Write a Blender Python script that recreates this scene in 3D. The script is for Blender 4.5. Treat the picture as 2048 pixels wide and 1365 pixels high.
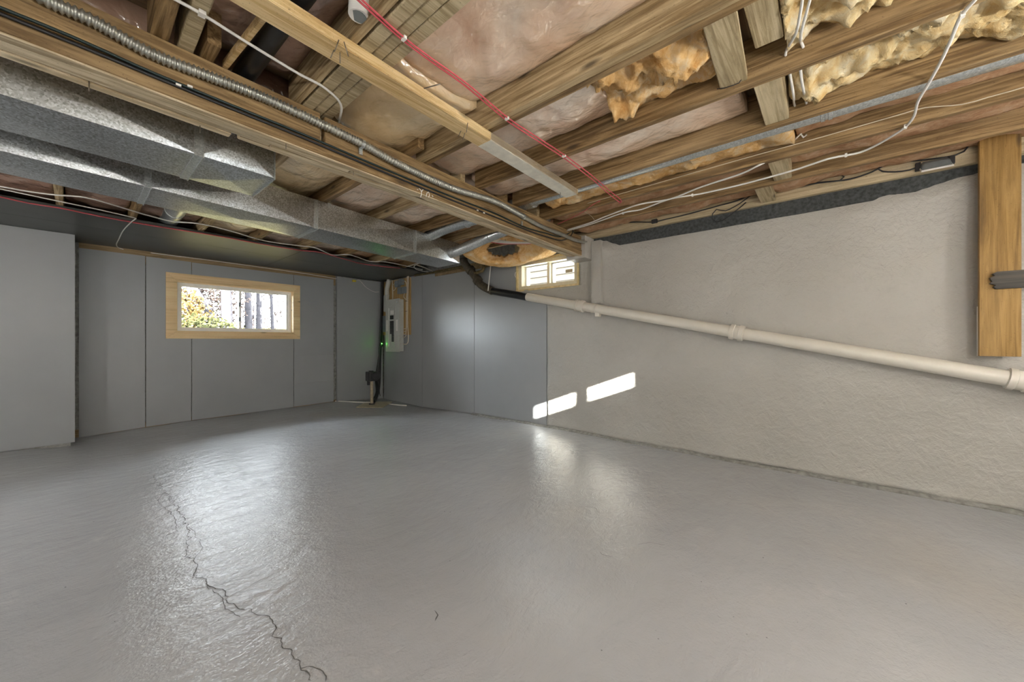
import bpy, bmesh, math, random
from mathutils import Vector, Matrix, noise
random.seed(7)
S = bpy.context.scene
COL = S.collection
for o in list(bpy.data.objects): bpy.data.objects.remove(o)

# ------------------------------------------------------------------ camera
F, CX, CY, H = 755.0, 1024.0, 682.5, 1.08
YAW = math.radians(40.8131)
ca, sa = math.cos(YAW), math.sin(YAW)
cam_d = bpy.data.cameras.new('camera'); cam = bpy.data.objects.new('camera', cam_d); COL.objects.link(cam)
cam.location = (0, 0, H); cam.rotation_euler = (math.pi/2, 0, YAW - math.pi/2)
cam_d.sensor_width = 36; cam_d.lens = 36*F/2048; cam_d.clip_start = .02; cam_d.clip_end = 300
S.camera = cam
# ------------------------------------------------------------------ light, exposure
S.view_settings.view_transform = 'Standard'; S.view_settings.look = 'None'
S.view_settings.gamma = 1; S.view_settings.use_curve_mapping = False
S.view_settings.exposure = 0.55
W = bpy.data.worlds.new('sky'); S.world = W; W.use_nodes = True
bg = W.node_tree.nodes['Background']; bg.inputs[0].default_value = (.90, .95, 1, 1); bg.inputs[1].default_value = 25.0
sd = bpy.data.lights.new('sun', 'SUN'); sun = bpy.data.objects.new('sun', sd); COL.objects.link(sun)
sd.energy = 95; sd.angle = .009; sd.color = (1, .96, .88)
sun.rotation_euler = Vector((1/1.815, 1, -.387)).to_track_quat('-Z', 'Y').to_euler()
FILL_LAMPS = [((1.05, -1.25, 1.70), 50), ((-1.4, -.7, 1.50), 60), ((2.95, -1.30, 1.60), 10), ((-1.5, 3.5, 1.60), 42)]  # positions and power of unseen lamps added to fill the room
FILL_COL = (1, .965, .91)
# ------------------------------------------------------------------ pixel rays of the survey -> points on known planes
def ray(px, py):
    r = (px-CX)/F; u = (CY-py)/F
    return Vector((ca+r*sa, sa-r*ca, u))
def PX(px, py, x): d = ray(px, py); t = x/d.x; return Vector((x, t*d.y, H+t*d.z))
def PY(px, py, y): d = ray(px, py); t = y/d.y; return Vector((t*d.x, y, H+t*d.z))
def PZ(px, py, z): d = ray(px, py); t = (z-H)/d.z; return Vector((t*d.x, t*d.y, z))
BS, BY = .053, 1.95                      # beam face: y = BY + BS*x
def PB(px, py, off=0):
    d = ray(px, py); t = (BY-off)/(d.y-BS*d.x); return Vector((t*d.x, t*d.y, H+t*d.z))
XR, YL, XW, YB, ZJ, ZS = 3.87, 6.62, -2.5, -1.6, 2.24, 2.45

# ------------------------------------------------------------------ materials
def newmat(name):
    m = bpy.data.materials.new(name); m.use_nodes = True
    nt = m.node_tree; return m, nt, nt.nodes['Principled BSDF']
def N(nt, t, **k):
    n = nt.nodes.new(t)
    for a, b in k.items():
        if hasattr(n, a) and not a[0].isupper(): setattr(n, a, b)
        else: n.inputs[a.replace('_', ' ')].default_value = b
    return n
def ramp(nt, fac, stops):
    r = nt.nodes.new('ShaderNodeValToRGB'); nt.links.new(fac, r.inputs[0])
    e = r.color_ramp.elements
    while len(e) < len(stops): e.new(.5)
    for i, (p, c) in enumerate(stops):
        e[i].position = p; e[i].color = (*c, 1) if len(c) == 3 else c
    return r.outputs[0]
def coords(nt, scale=(1, 1, 1), rnd=True):
    tc = nt.nodes.new('ShaderNodeTexCoord'); mp = nt.nodes.new('ShaderNodeMapping')
    nt.links.new(tc.outputs['Object'], mp.inputs[0]); mp.inputs['Scale'].default_value = scale
    if rnd:
        oi = nt.nodes.new('ShaderNodeObjectInfo'); mu = nt.nodes.new('ShaderNodeVectorMath'); mu.operation = 'SCALE'
        cb = nt.nodes.new('ShaderNodeCombineXYZ')
        for i in range(3): nt.links.new(oi.outputs['Random'], cb.inputs[i])
        nt.links.new(cb.outputs[0], mu.inputs[0]); mu.inputs['Scale'].default_value = 17
        nt.links.new(mu.outputs[0], mp.inputs['Location'])
    return mp.outputs[0]
def noise_t(nt, vec, scale, detail=4, rough=.55, dist=0):
    n = nt.nodes.new('ShaderNodeTexNoise'); nt.links.new(vec, n.inputs['Vector'])
    n.inputs['Scale'].default_value = scale; n.inputs['Detail'].default_value = detail
    n.inputs['Roughness'].default_value = rough; n.inputs['Distortion'].default_value = dist
    return n.outputs['Fac']
def bump(nt, p, h, strength, dist=.01, prev=None):
    b = nt.nodes.new('ShaderNodeBump'); nt.links.new(h, b.inputs['Height'])
    b.inputs['Strength'].default_value = strength; b.inputs['Distance'].default_value = dist
    if prev: nt.links.new(prev, b.inputs['Normal'])
    nt.links.new(b.outputs[0], p.inputs['Normal']); return b.outputs[0]
def mix(nt, a, b, fac, mode='MIX'):
    m = nt.nodes.new('ShaderNodeMix'); m.data_type = 'RGBA'; m.blend_type = mode
    for s, v in ((6, a), (7, b)):
        if hasattr(v, 'is_linked'): nt.links.new(v, m.inputs[s])
        else: m.inputs[s].default_value = (*v, 1)
    if hasattr(fac, 'is_linked'): nt.links.new(fac, m.inputs[0])
    else: m.inputs[0].default_value = fac
    return m.outputs[2]
def plain(name, col, rough=.5, metal=0, var=.12, sc=30, bmp=0, coat=0):
    m, nt, p = newmat(name); v = coords(nt)
    n = noise_t(nt, v, sc, 4)
    lo = tuple(c*(1-var) for c in col); hi = tuple(min(1, c*(1+var)) for c in col)
    nt.links.new(ramp(nt, n, [(.3, lo), (.7, hi)]), p.inputs['Base Color'])
    p.inputs['Roughness'].default_value = rough; p.inputs['Metallic'].default_value = metal
    p.inputs['Coat Weight'].default_value = coat
    if bmp: bump(nt, p, n, bmp)
    return m
def wood(name, c1, c2, axis='y', dark=(.055, .035, .018), stain=.45, rough=.65, gr=1.0):
    m, nt, p = newmat(name)
    lo, hi = 1.8*gr, 48*gr
    sc = {'x': (lo, hi, hi), 'y': (hi, lo, hi), 'z': (hi, hi, lo)}[axis]
    v = coords(nt, sc)
    g = noise_t(nt, v, 1.0, 7, .68, .9)
    md = tuple((a+b)/2 for a, b in zip(c1, c2))
    col = ramp(nt, g, [(.30, tuple(c*.62 for c in c1)), (.44, c1), (.55, md), (.70, c2)])
    v2 = coords(nt, {'x': (1.1, 6, 6), 'y': (6, 1.1, 6), 'z': (6, 6, 1.1)}[axis])
    s = noise_t(nt, v2, 1.5, 6, .7, .5)
    sf = ramp(nt, s, [(.50, (0, 0, 0)), (.74, (stain, stain, stain))])
    col = mix(nt, col, dark, sf)
    pale = noise_t(nt, v2, .8, 4, .6, .2)
    col = mix(nt, col, tuple(min(1, c*1.25+.05) for c in c2), ramp(nt, pale, [(.52, (0, 0, 0)), (.72, (.45, .45, .45))]))
    v3 = coords(nt, {'x': (4, 14, 14), 'y': (14, 4, 14), 'z': (14, 14, 4)}[axis])
    k = nt.nodes.new('ShaderNodeTexVoronoi'); nt.links.new(v3, k.inputs['Vector']); k.inputs['Scale'].default_value = .55
    kf = ramp(nt, k.outputs['Distance'], [(.05, (.85, .85, .85)), (.14, (0, 0, 0))])
    col = mix(nt, col, dark, kf)
    spk = noise_t(nt, coords(nt, (1, 1, 1)), 120, 2, .7)
    col = mix(nt, col, dark, ramp(nt, spk, [(.64, (0, 0, 0)), (.74, (.5, .5, .5))]))
    nt.links.new(col, p.inputs['Base Color']); p.inputs['Roughness'].default_value = rough
    bump(nt, p, g, .4, .005)
    return m
M = {}
M['joist'] = wood('joist wood', (.15, .085, .028), (.42, .28, .13), 'y', stain=.55)
M['joist_pale'] = wood('pale joist wood', (.27, .18, .08), (.62, .48, .28), 'y', stain=.45)
M['beam'] = wood('beam wood', (.19, .115, .045), (.40, .27, .125), 'x', stain=.5)
M['beam_pale'] = wood('pale beam wood', (.44, .34, .20), (.78, .67, .48), 'x', stain=.55)
M['strap'] = wood('strapping wood', (.55, .36, .145), (.82, .64, .37), 'x', stain=.2)
M['block'] = wood('blocking wood', (.36, .28, .155), (.62, .52, .34), 'x', stain=.4)
M['post'] = wood('post wood', (.26, .145, .035), (.42, .25, .07), 'z', stain=.35)
M['ply'] = wood('plywood', (.42, .26, .09), (.60, .40, .17), 'z', stain=.2)
M['oldwood'] = wood('old grey wood', (.025, .022, .018), (.075, .062, .045), 'y', stain=.4)
M['subfloor'] = wood('subfloor wood', (.14, .09, .045), (.24, .16, .08), 'x', stain=.5)
M['trimwood'] = wood('pine casing', (.80, .57, .29), (.88, .67, .38), 'x', stain=.03, rough=.45, gr=.5)
M['plate'] = wood('top plate wood', (.25, .17, .08), (.42, .30, .16), 'x', stain=.5)
M['sillw'] = wood('sill wood', (.42, .33, .20), (.62, .52, .34), 'y', stain=.45)
M['black'] = plain('black plastic', (.018, .018, .020), .45)
M['blackpipe'] = plain('black abs', (.012, .013, .015), .30)
M['green'] = plain('dark green cable', (.015, .03, .028), .5)
M['white'] = plain('white plastic', (.78, .76, .72), .4, var=.05)
M['cream'] = plain('cream cable', (.68, .60, .46), .5, var=.08)
M['red'] = plain('red cable', (.58, .09, .11), .45, var=.15)
M['pvc'] = plain('painted pipe', (.70, .66, .58), .32, var=.04, sc=8, bmp=.05)
M['copper'] = plain('old brass', (.20, .15, .07), .45, .7, .4, 25, .3)
M['castiron'] = plain('cast iron', (.085, .07, .05), .5, .3, .5, 20, .4)
M['steel'] = plain('nail steel', (.25, .22, .18), .4, .9)
M['conduit'] = plain('grey steel conduit', (.42, .42, .38), .38, .75, .15)
M['clip'] = plain('white clip', (.85, .83, .78), .5)
M['pgrey'] = plain('panel grey', (.52, .53, .49), .4, 0, .05)
M['boxgrey'] = plain('box grey', (.20, .23, .24), .5, 0, .1)
M['vinyl'] = plain('white vinyl', (.86, .85, .82), .35, var=.03)
M['vinyl2'] = plain('cream vinyl', (.80, .72, .52), .45, var=.06)
M['foamtrim'] = plain('yellowed foam', (.72, .58, .30), .7, var=.2, sc=20, bmp=.4)
M['yellow'] = plain('yellow tag', (.75, .60, .06), .5)
M['tan'] = plain('tan metal', (.42, .36, .25), .5, .1, .2)
M['label'] = plain('paper label', (.82, .80, .76), .7, var=.04)
M['concrete'] = plain('raw concrete', (.30, .30, .28), .85, 0, .3, 25, .6)
M['gasket'] = plain('dark sill gasket', (.06, .065, .065), .9, 0, .5, 40, .6)
M['lattice'] = plain('splintered wood', (.10, .08, .05), .9, 0, .4, 30, .5)

def mat_floor():
    m, nt, p = newmat('grey floor paint'); v = coords(nt, rnd=False)
    big = noise_t(nt, v, .9, 5, .55)
    col = ramp(nt, big, [(.3, (.415, .428, .45)), (.7, (.50, .51, .53))])
    wear = noise_t(nt, v, 2.6, 6, .7, .4)
    col = mix(nt, col, (.62, .62, .62), ramp(nt, wear, [(.62, (0, 0, 0)), (.75, (.5, .5, .5))]))
    tan = noise_t(nt, v, .55, 3, .5)
    col = mix(nt, col, (.52, .47, .40), ramp(nt, tan, [(.58, (0, 0, 0)), (.75, (.35, .35, .35))]))
    vo = nt.nodes.new('ShaderNodeTexVoronoi'); nt.links.new(v, vo.inputs['Vector']); vo.inputs['Scale'].default_value = 15
    vo.inputs['Randomness'].default_value = 1
    pitmask = noise_t(nt, v, 3.0, 3, .6)
    pit = ramp(nt, vo.outputs['Distance'], [(.02, (1, 1, 1)), (.055, (0, 0, 0))])
    pit = mix(nt, (0, 0, 0), pit, ramp(nt, pitmask, [(.5, (0, 0, 0)), (.6, (1, 1, 1))]))
    col = mix(nt, col, (.07, .07, .07), pit)
    nt.links.new(col, p.inputs['Base Color'])
    rr = noise_t(nt, v, 1.7, 5, .6)
    nt.links.new(ramp(nt, rr, [(.3, (.19, .19, .19)), (.7, (.262, .262, .262))]), p.inputs['Roughness'])
    p.inputs['Specular IOR Level'].default_value = .75
    fine = noise_t(nt, v, 95, 3, .6)
    b1 = bump(nt, p, fine, .34, .005)
    mid = noise_t(nt, v, 14, 4, .6)
    b2 = bump(nt, p, mid, .30, .014, b1)
    tro = noise_t(nt, coords(nt, (1, 2.2, 1), False), 5, 5, .65, .5)
    b2 = bump(nt, p, tro, .35, .022, b2)
    inv = nt.nodes.new('ShaderNodeInvert'); nt.links.new(pit, inv.inputs[1])
    bump(nt, p, inv.outputs[0], .5, .004, b2)
    return m
M['floor'] = mat_floor()
def mat_panel():
    m, nt, p = newmat('grey wall paint'); v = coords(nt)
    n = noise_t(nt, v, 1.2, 4)
    nt.links.new(ramp(nt, n, [(.3, (.315, .328, .338)), (.7, (.36, .37, .378))]), p.inputs['Base Color'])
    p.inputs['Roughness'].default_value = .36
    v2 = coords(nt, (60, 60, 4)); bump(nt, p, noise_t(nt, v2, 2, 3), .06, .003)
    return m
M['panel'] = mat_panel()
def mat_foam():
    m, nt, p = newmat('painted spray foam'); v = coords(nt, rnd=False)
    n = noise_t(nt, v, 1.1, 4)
    nt.links.new(ramp(nt, n, [(.3, (.43, .41, .37)), (.7, (.51, .49, .45))]), p.inputs['Base Color'])
    p.inputs['Roughness'].default_value = .42
    a = noise_t(nt, v, 42, 3, .6, .8); b1 = bump(nt, p, a, .55, .012)
    b = noise_t(nt, v, 12, 3, .55, .6); bump(nt, p, b, .5, .03, b1)
    return m
M['foam'] = mat_foam()
def mat_black_board():
    m, nt, p = newmat('black board'); v = coords(nt)
    n = noise_t(nt, v, 2.2, 5)
    nt.links.new(ramp(nt, n, [(.3, (.045, .047, .046)), (.7, (.075, .077, .073))]), p.inputs['Base Color'])
    p.inputs['Roughness'].default_value = .38
    return m
M['board'] = mat_black_board()
def mat_galv(name, lo, hi, rough, metal):
    m, nt, p = newmat(name); v = coords(nt)
    vo = nt.nodes.new('ShaderNodeTexVoronoi'); nt.links.new(v, vo.inputs['Vector']); vo.inputs['Scale'].default_value = 150
    c = ramp(nt, vo.outputs['Color'], [(.1, lo), (.9, hi)])
    d = noise_t(nt, v, 130, 2, .7)
    c = mix(nt, c, (.75, .77, .72), ramp(nt, d, [(.66, (0, 0, 0)), (.74, (.5, .5, .5))]))
    nt.links.new(c, p.inputs['Base Color'])
    p.inputs['Metallic'].default_value = metal; p.inputs['Roughness'].default_value = rough
    bump(nt, p, noise_t(nt, v, 6, 3), .08, .02)
    return m
M['galv'] = mat_galv('galvanised duct', (.36, .38, .38), (.78, .81, .84), .30, .95)
M['galv2'] = mat_galv('bright galvanised', (.45, .49, .50), (.74, .77, .77), .30, .8)
def mat_plastic(name, c1, c2, c3):
    m, nt, p = newmat(name); v = coords(nt)
    a = noise_t(nt, v, 3.2, 5, .6, .5)
    nt.links.new(ramp(nt, a, [(.25, c1), (.5, c2), (.75, c3)]), p.inputs['Base Color'])
    p.inputs['Roughness'].default_value = .6
    p.inputs['Coat Weight'].default_value = 1; p.inputs['Coat Roughness'].default_value = .17; p.inputs['Coat IOR'].default_value = 2.3
    w2 = noise_t(nt, v, 26, 4, .55, 1.0); bump(nt, p, w2, .25, .012)
    vw = coords(nt, (1.0, .6, 1)); w = noise_t(nt, vw, 6, 2, .5, 1.8)
    b = nt.nodes.new('ShaderNodeBump'); nt.links.new(w, b.inputs['Height']); b.inputs['Strength'].default_value = 1; b.inputs['Distance'].default_value = .028
    w3 = noise_t(nt, vw, 19, 2, .5, 1.2)
    b3 = nt.nodes.new('ShaderNodeBump'); nt.links.new(w3, b3.inputs['Height']); b3.inputs['Strength'].default_value = .8; b3.inputs['Distance'].default_value = .014
    nt.links.new(b.outputs[0], b3.inputs['Normal']); nt.links.new(b3.outputs[0], p.inputs['Coat Normal'])
    return m
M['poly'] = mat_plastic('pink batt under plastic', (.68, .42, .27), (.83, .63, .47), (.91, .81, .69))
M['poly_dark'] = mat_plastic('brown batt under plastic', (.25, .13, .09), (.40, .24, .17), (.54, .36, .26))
M['poly_tan'] = mat_plastic('tan batt under plastic', (.58, .38, .18), (.78, .59, .34), (.86, .72, .50))
def mat_fluff(name, c1, c2, c3):
    m, nt, p = newmat(name); v = coords(nt)
    a = noise_t(nt, v, 9, 7, .72, .8)
    nt.links.new(ramp(nt, a, [(.28, c1), (.5, c2), (.72, c3)]), p.inputs['Base Color'])
    p.inputs['Roughness'].default_value = .95; p.inputs['Specular IOR Level'].default_value = .1
    f = noise_t(nt, v, 38, 6, .75, .4); b1 = bump(nt, p, f, .9, .015)
    return m
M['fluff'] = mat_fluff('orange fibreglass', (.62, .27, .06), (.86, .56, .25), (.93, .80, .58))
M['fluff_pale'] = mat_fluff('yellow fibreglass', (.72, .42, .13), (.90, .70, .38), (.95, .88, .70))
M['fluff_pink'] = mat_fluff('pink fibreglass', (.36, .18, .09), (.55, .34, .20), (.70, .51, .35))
def mat_glass():
    m, nt, p = newmat('window glass')
    nt.nodes.remove(p); out = nt.nodes['Material Output']
    t = nt.nodes.new('ShaderNodeBsdfTransparent'); t.inputs[0].default_value = (.95, .97, .97, 1)
    g = nt.nodes.new('ShaderNodeBsdfGlossy'); g.inputs['Roughness'].default_value = .02
    fr = nt.nodes.new('ShaderNodeFresnel'); fr.inputs[0].default_value = 1.35
    mx = nt.nodes.new('ShaderNodeMixShader'); nt.links.new(fr.outputs[0], mx.inputs[0])
    nt.links.new(t.outputs[0], mx.inputs[1]); nt.links.new(g.outputs[0], mx.inputs[2]); nt.links.new(mx.outputs[0], out.inputs[0])
    return m
M['glass'] = mat_glass()
def mat_emit(name, col, s):
    m, nt, p = newmat(name); p.inputs['Base Color'].default_value = (*col, 1)
    p.inputs['Emission Color'].default_value = (*col, 1); p.inputs['Emission Strength'].default_value = s
    return m
M['bulb'] = mat_emit('added fill bulb', (1, .9, .75), 12)  # glow for the bulbs added as fill
M['led'] = mat_emit('green led', (.1, 1, .08), 12)

# ------------------------------------------------------------------ mesh helpers
def link(name, me, mat, parent=None, loc=None):
    o = bpy.data.objects.new(name, me); COL.objects.link(o)
    if mat and not me.materials: me.materials.append(M[mat] if isinstance(mat, str) else mat)
    if parent: o.parent = parent; o.matrix_parent_inverse = parent.matrix_basis.inverted()
    if loc: o.location = loc
    return o
def tag(o, label=None, cat=None, group=None, kind=None):
    if label: o['label'] = label
    if cat: o['category'] = cat
    if group: o['group'] = group
    if kind: o['kind'] = kind
    return o
def thing(name, label, cat, loc=(0, 0, 0), group=None):
    o = bpy.data.objects.new(name, None); COL.objects.link(o); o.location = loc; o.empty_display_size = .05
    return tag(o, label, cat, group)
def mesh_of(bm, name, smooth=False):
    me = bpy.data.meshes.new(name); bmesh.ops.recalc_face_normals(bm, faces=bm.faces[:]); bm.to_mesh(me); bm.free()
    if smooth:
        for p in me.polygons: p.use_smooth = True
    return me
def add_hexa(bm, c):            # c: 8 corners, bottom ring 0-3, top ring 4-7
    v = [bm.verts.new(p) for p in c]
    for f in ((3, 2, 1, 0), (4, 5, 6, 7), (0, 1, 5, 4), (1, 2, 6, 5), (2, 3, 7, 6), (3, 0, 4, 7)): bm.faces.new([v[i] for i in f])
    return v
def add_box(bm, x0, x1, y0, y1, z0, z1):
    return add_hexa(bm, [(x0, y0, z0), (x1, y0, z0), (x1, y1, z0), (x0, y1, z0), (x0, y0, z1), (x1, y0, z1), (x1, y1, z1), (x0, y1, z1)])
def box(name, mat, x0, x1, y0, y1, z0, z1, parent=None, bev=0.0):
    bm = bmesh.new(); cx, cy, cz = (x0+x1)/2, (y0+y1)/2, (z0+z1)/2
    add_box(bm, x0-cx, x1-cx, y0-cy, y1-cy, z0-cz, z1-cz)
    if bev: bmesh.ops.bevel(bm, geom=bm.edges[:], offset=bev, segments=2, affect='EDGES', profile=.6)
    me = mesh_of(bm, name)
    o = link(name, me, mat)
    o.location = (cx, cy, cz)
    if parent: o.parent = parent; o.matrix_parent_inverse = Matrix.Translation(parent.location).inverted()
    return o
def hexa(name, mat, c, parent=None, bev=0.0):
    cc = sum((Vector(p) for p in c), Vector())/8
    bm = bmesh.new(); add_hexa(bm, [Vector(p)-cc for p in c])
    if bev: bmesh.ops.bevel(bm, geom=bm.edges[:], offset=bev, segments=2, affect='EDGES')
    o = link(name, mesh_of(bm, name), mat); o.location = cc
    if parent: o.parent = parent; o.matrix_parent_inverse = Matrix.Translation(parent.location).inverted()
    return o
def put(o, parent):
    o.parent = parent; o.matrix_parent_inverse = Matrix.Translation(parent.location).inverted(); return o
def smooth_path(pts, step=.03):
    pts = [Vector(p) for p in pts]; out = []
    n = len(pts)
    for i in range(n-1):
        p0, p1, p2, p3 = pts[max(i-1, 0)], pts[i], pts[i+1], pts[min(i+2, n-1)]
        k = max(1, int((p2-p1).length/step))
        for j in range(k):
            t = j/k
            out.append(.5*((2*p1)+(p2-p0)*t+(2*p0-5*p1+4*p2-p3)*t*t+(3*p1-p0-3*p2+p3)*t**3))
    out.append(pts[-1]); return out
def add_tube(bm, path, rad, n=8, caps=True, squash=None):
    path = [Vector(p) for p in path]; rings = []
    T = (path[1]-path[0]).normalized()
    U = T.orthogonal().normalized()
    for i, p in enumerate(path):
        t = (path[min(i+1, len(path)-1)]-path[max(i-1, 0)]).normalized()
        if t.length < 1e-6: t = T
        U = (U - t*U.dot(t)); U = U.normalized() if U.length > 1e-6 else t.orthogonal().normalized()
        V = t.cross(U); T = t
        r = rad[i] if isinstance(rad, (list, tuple)) else rad
        rings.append([bm.verts.new(p+(U*math.cos(2*math.pi*k/n)+V*math.sin(2*math.pi*k/n))*r) for k in range(n)])
    for a, b in zip(rings, rings[1:]):
        for k in range(n): bm.faces.new((a[k], a[(k+1) % n], b[(k+1) % n], b[k]))
    if caps: bm.faces.new(rings[0][::-1]); bm.faces.new(rings[-1])
def tube(name, mat, pts, r, parent=None, n=8, step=.03, smooth=True):
    path = smooth_path(pts, step) if smooth else [Vector(p) for p in pts]
    c = Vector(path[0]); bm = bmesh.new()
    rr = r if not callable(r) else [r(i/(len(path)-1)) for i in range(len(path))]
    add_tube(bm, [p-c for p in path], rr, n)
    me = mesh_of(bm, name, True); o = link(name, me, mat); o.location = c
    if parent: put(o, parent)
    return o
def cable(name, mat, pts, r, label, cat='cable', group=None, n=6, step=.03):
    o = tube(name, mat, pts, r, None, n, step); return tag(o, label, cat, group)
def lathe_between(name, mat, a, b, prof, parent=None, n=16):     # prof: (t along, radius)
    a, b = Vector(a), Vector(b); bm = bmesh.new()
    add_tube(bm, [(b-a)*t for t, r in prof], [r for t, r in prof], n)
    o = link(name, mesh_of(bm, name, True), mat); o.location = a
    try: o.data.set_sharp_from_angle(angle=math.radians(40))
    except Exception: pass
    if parent: put(o, parent)
    return o
def nz(x, y, z=0, s=1): return noise.noise(Vector((x*s, y*s, z*s+3.7)))
def fbm(x, y, z, o=4): return noise.fractal(Vector((x, y, z)), 1.0, 2.0, o)

# ================================================================== THE SETTING
FLOOR_CP = [(-.48, 6.16, 0), (0, 6.35, -.04), (.2, 6.6, -.03), (.59, 6.6, -.012), (1.04, 6.6, 0), (2.3, 6.6, .012), (2.9, 6.6, .025), (3.83, 6.6, -.03),
            (3.85, 5.5, -.055), (3.85, 4.1, -.005), (3.85, 2.8, .01), (3.85, 1.0, 0), (3.85, -.8, 0), (2, 4.5, 0), (0, 3, 0), (2, 1, 0), (0, 0, 0), (-2, 2, 0), (-2, 6, -.02), (3.2, 5.9, 0)]
def floor_z(x, y):
    a = w = 0
    for cx, cy, cz in FLOOR_CP:
        k = 1/((x-cx)**2+(y-cy)**2+.03)**1.6; a += k*cz; w += k
    return a/w + .004*fbm(x*.8, y*.8, 1.3)
def make_floor():
    nx, ny = 72, 92; x0, x1, y0, y1 = XW-.1, XR+.15, YB-.1, YL+.15
    bm = bmesh.new()
    g = [[bm.verts.new((x0+(x1-x0)*i/nx, y0+(y1-y0)*j/ny, 0)) for j in range(ny+1)] for i in range(nx+1)]
    for r in g:
        for v in r: v.co.z = floor_z(v.co.x, v.co.y)
    for i in range(nx):
        for j in range(ny): bm.faces.new((g[i][j], g[i+1][j], g[i+1][j+1], g[i][j+1]))
    o = link('floor', mesh_of(bm, 'floor', True), 'floor'); tag(o, kind='structure')
    return o
floor = make_floor(); floor.data.flip_normals()
M['crack'] = plain('crack dirt', (.13, .13, .13), .9, 0, .3)
def ground(px, py):
    p = PZ(px, py, 0); p.z = floor_z(p.x, p.y); return p
def crack(pts, w, seed, wob=.012):
    rnd = random.Random(seed); P = smooth_path([ground(*p) for p in pts], .012); bm = bmesh.new(); prev = None
    for i, p in enumerate(P):
        t = (P[min(i+1, len(P)-1)]-P[max(i-1, 0)]); t.z = 0; t.normalize(); nrm = Vector((-t.y, t.x, 0))
        q = p+nrm*(wob*nz(i*.23, seed)+wob*.6*nz(i*.71, seed+5)); ww = w*(.35+1.0*abs(nz(i*.31, seed+9))+.3*rnd.random())
        if i in (0, len(P)-1): ww = w*.1
        q.z = floor_z(q.x, q.y)+.0022
        a, b = bm.verts.new(q+nrm*ww), bm.verts.new(q-nrm*ww)
        if prev: bm.faces.new((prev[0], a, b, prev[1]))
        prev = (a, b)
    put(link('crack', mesh_of(bm, 'crack'), 'crack'), floor)
crack([(305, 950), (330, 985), (352, 1012), (375, 1052), (378, 1080), (372, 1105), (390, 1130), (385, 1155), (410, 1160), (412, 1172), (440, 1178), (462, 1205), (492, 1222), (530, 1230), (550, 1250), (553, 1270), (580, 1305), (600, 1335), (622, 1362)], .0022, 3, .02)
crack([(600, 1335), (640, 1340), (652, 1364)], .002, 8)
crack([(330, 985), (318, 1005), (345, 1030), (356, 1065)], .0016, 5)
crack([(372, 1052), (395, 1075), (402, 1100), (388, 1118)], .0014, 6)
crack([(340, 983), (420, 967), (520, 948), (585, 925)], .0016, 11, .02)
crack([(412, 1172), (440, 1195), (450, 1215), (480, 1235)], .0016, 12)
crack([(870, 1222), (874, 1232), (868, 1243)], .003, 14); crack([(1196, 1105), (1210, 1113), (1225, 1116)], .0015, 15); crack([(1275, 1090), (1300, 1085), (1330, 1092)], .0013, 16)

# ----- left wall (window wall)
def wall_with_hole(name, mat, axis, c0, c1, a0, a1, z0, z1, holes, thick_to):
    """wall slab with rectangular holes; axis 'y' -> plane y in [c0,c1], along x."""
    bm = bmesh.new()
    As = sorted({a0, a1, *[h[0] for h in holes], *[h[1] for h in holes]}); Zs = sorted({z0, z1, *[h[2] for h in holes], *[h[3] for h in holes]})
    for i in range(len(As)-1):
        for j in range(len(Zs)-1):
            am, zm = (As[i]+As[i+1])/2, (Zs[j]+Zs[j+1])/2
            if any(h[0] < am < h[1] and h[2] < zm < h[3] for h in holes): continue
            if axis == 'y': add_box(bm, As[i], As[i+1], c0, c1, Zs[j], Zs[j+1])
            else: add_box(bm, c0, c1, As[i], As[i+1], Zs[j], Zs[j+1])
    bmesh.ops.remove_doubles(bm, verts=bm.verts[:], dist=1e-5)
    o = link(name, mesh_of(bm, name), mat); return tag(o, kind='structure')
W1 = (.882, 2.292, 1.212, 1.872)       # opening of window 1 (x0,x1,z0,z1)
W2 = (2.31, 3.245, 1.75, 2.13)         # opening of window 2 (y0,y1,z0,z1)
W3 = (1.20, 2.13, 1.80, 2.12)          # opening of window 3 (x0,x1,z0,z1)
wall_left = wall_with_hole('wall_left', 'concrete', 'y', YL+.03, YL+.22, XW-.2, XR+.25, -.1, 2.6, [W1], 0)
def panel_y(x0, x1, zb0, zb1, z1, y=YL, t=.012, hole=None, parent=wall_left):
    """sheet panel standing on the left wall, bottom edge follows the floor"""
    bm = bmesh.new()
    def quadbox(xa, xb, za, zb_, zt):
        add_hexa(bm, [(xa, y, za), (xb, y, zb_), (xb, y+t, zb_), (xa, y+t, za), (xa, y, zt), (xb, y, zt), (xb, y+t, zt), (xa, y+t, zt)])
    if hole:
        hx0, hx1, hz0, hz1 = hole
        f = lambda x: zb0+(zb1-zb0)*(x-x0)/(x1-x0)
        a, b = max(x0, hx0), min(x1, hx1)
        if a > x0: quadbox(x0, a, f(x0), f(a), z1)
        if b < x1: quadbox(b, x1, f(b), f(x1), z1)
        quadbox(a, b, f(a), f(b), hz0)
        if hz1 < z1: quadbox(a, b, hz1, hz1, z1)
    else: quadbox(x0, x1, zb0, zb1, z1)
    return put(link('panel', mesh_of(bm, 'panel'), 'panel'), parent)
g = .008
panel_y(.03, .588-g, -.036, -.008, 2.155, y=YL+.004)
panel_y(.588, 1.037-g, -.006, .004, 2.150, hole=W1)
panel_y(1.037, 2.303-g, .006, .018, 2.145, hole=W1)
panel_y(2.303, 2.94-g, .845, .845, 2.145); panel_y(2.303, 2.94-g, .392, .392, .842); panel_y(2.303, 2.94-g, .022, .032, .389)
panel_y(2.98, XR-.02, .03, -.01, 2.20, y=YL-.03, t=.035)
wall_left_bay = box('wall_left_projection', 'concrete', XW-.1, -.03, 6.18, YL+.03, -.1, 2.6); tag(wall_left_bay, kind='structure')
panel_y(XW, .0, -.01, .002, 2.214, y=6.165, parent=wall_left_bay)
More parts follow.
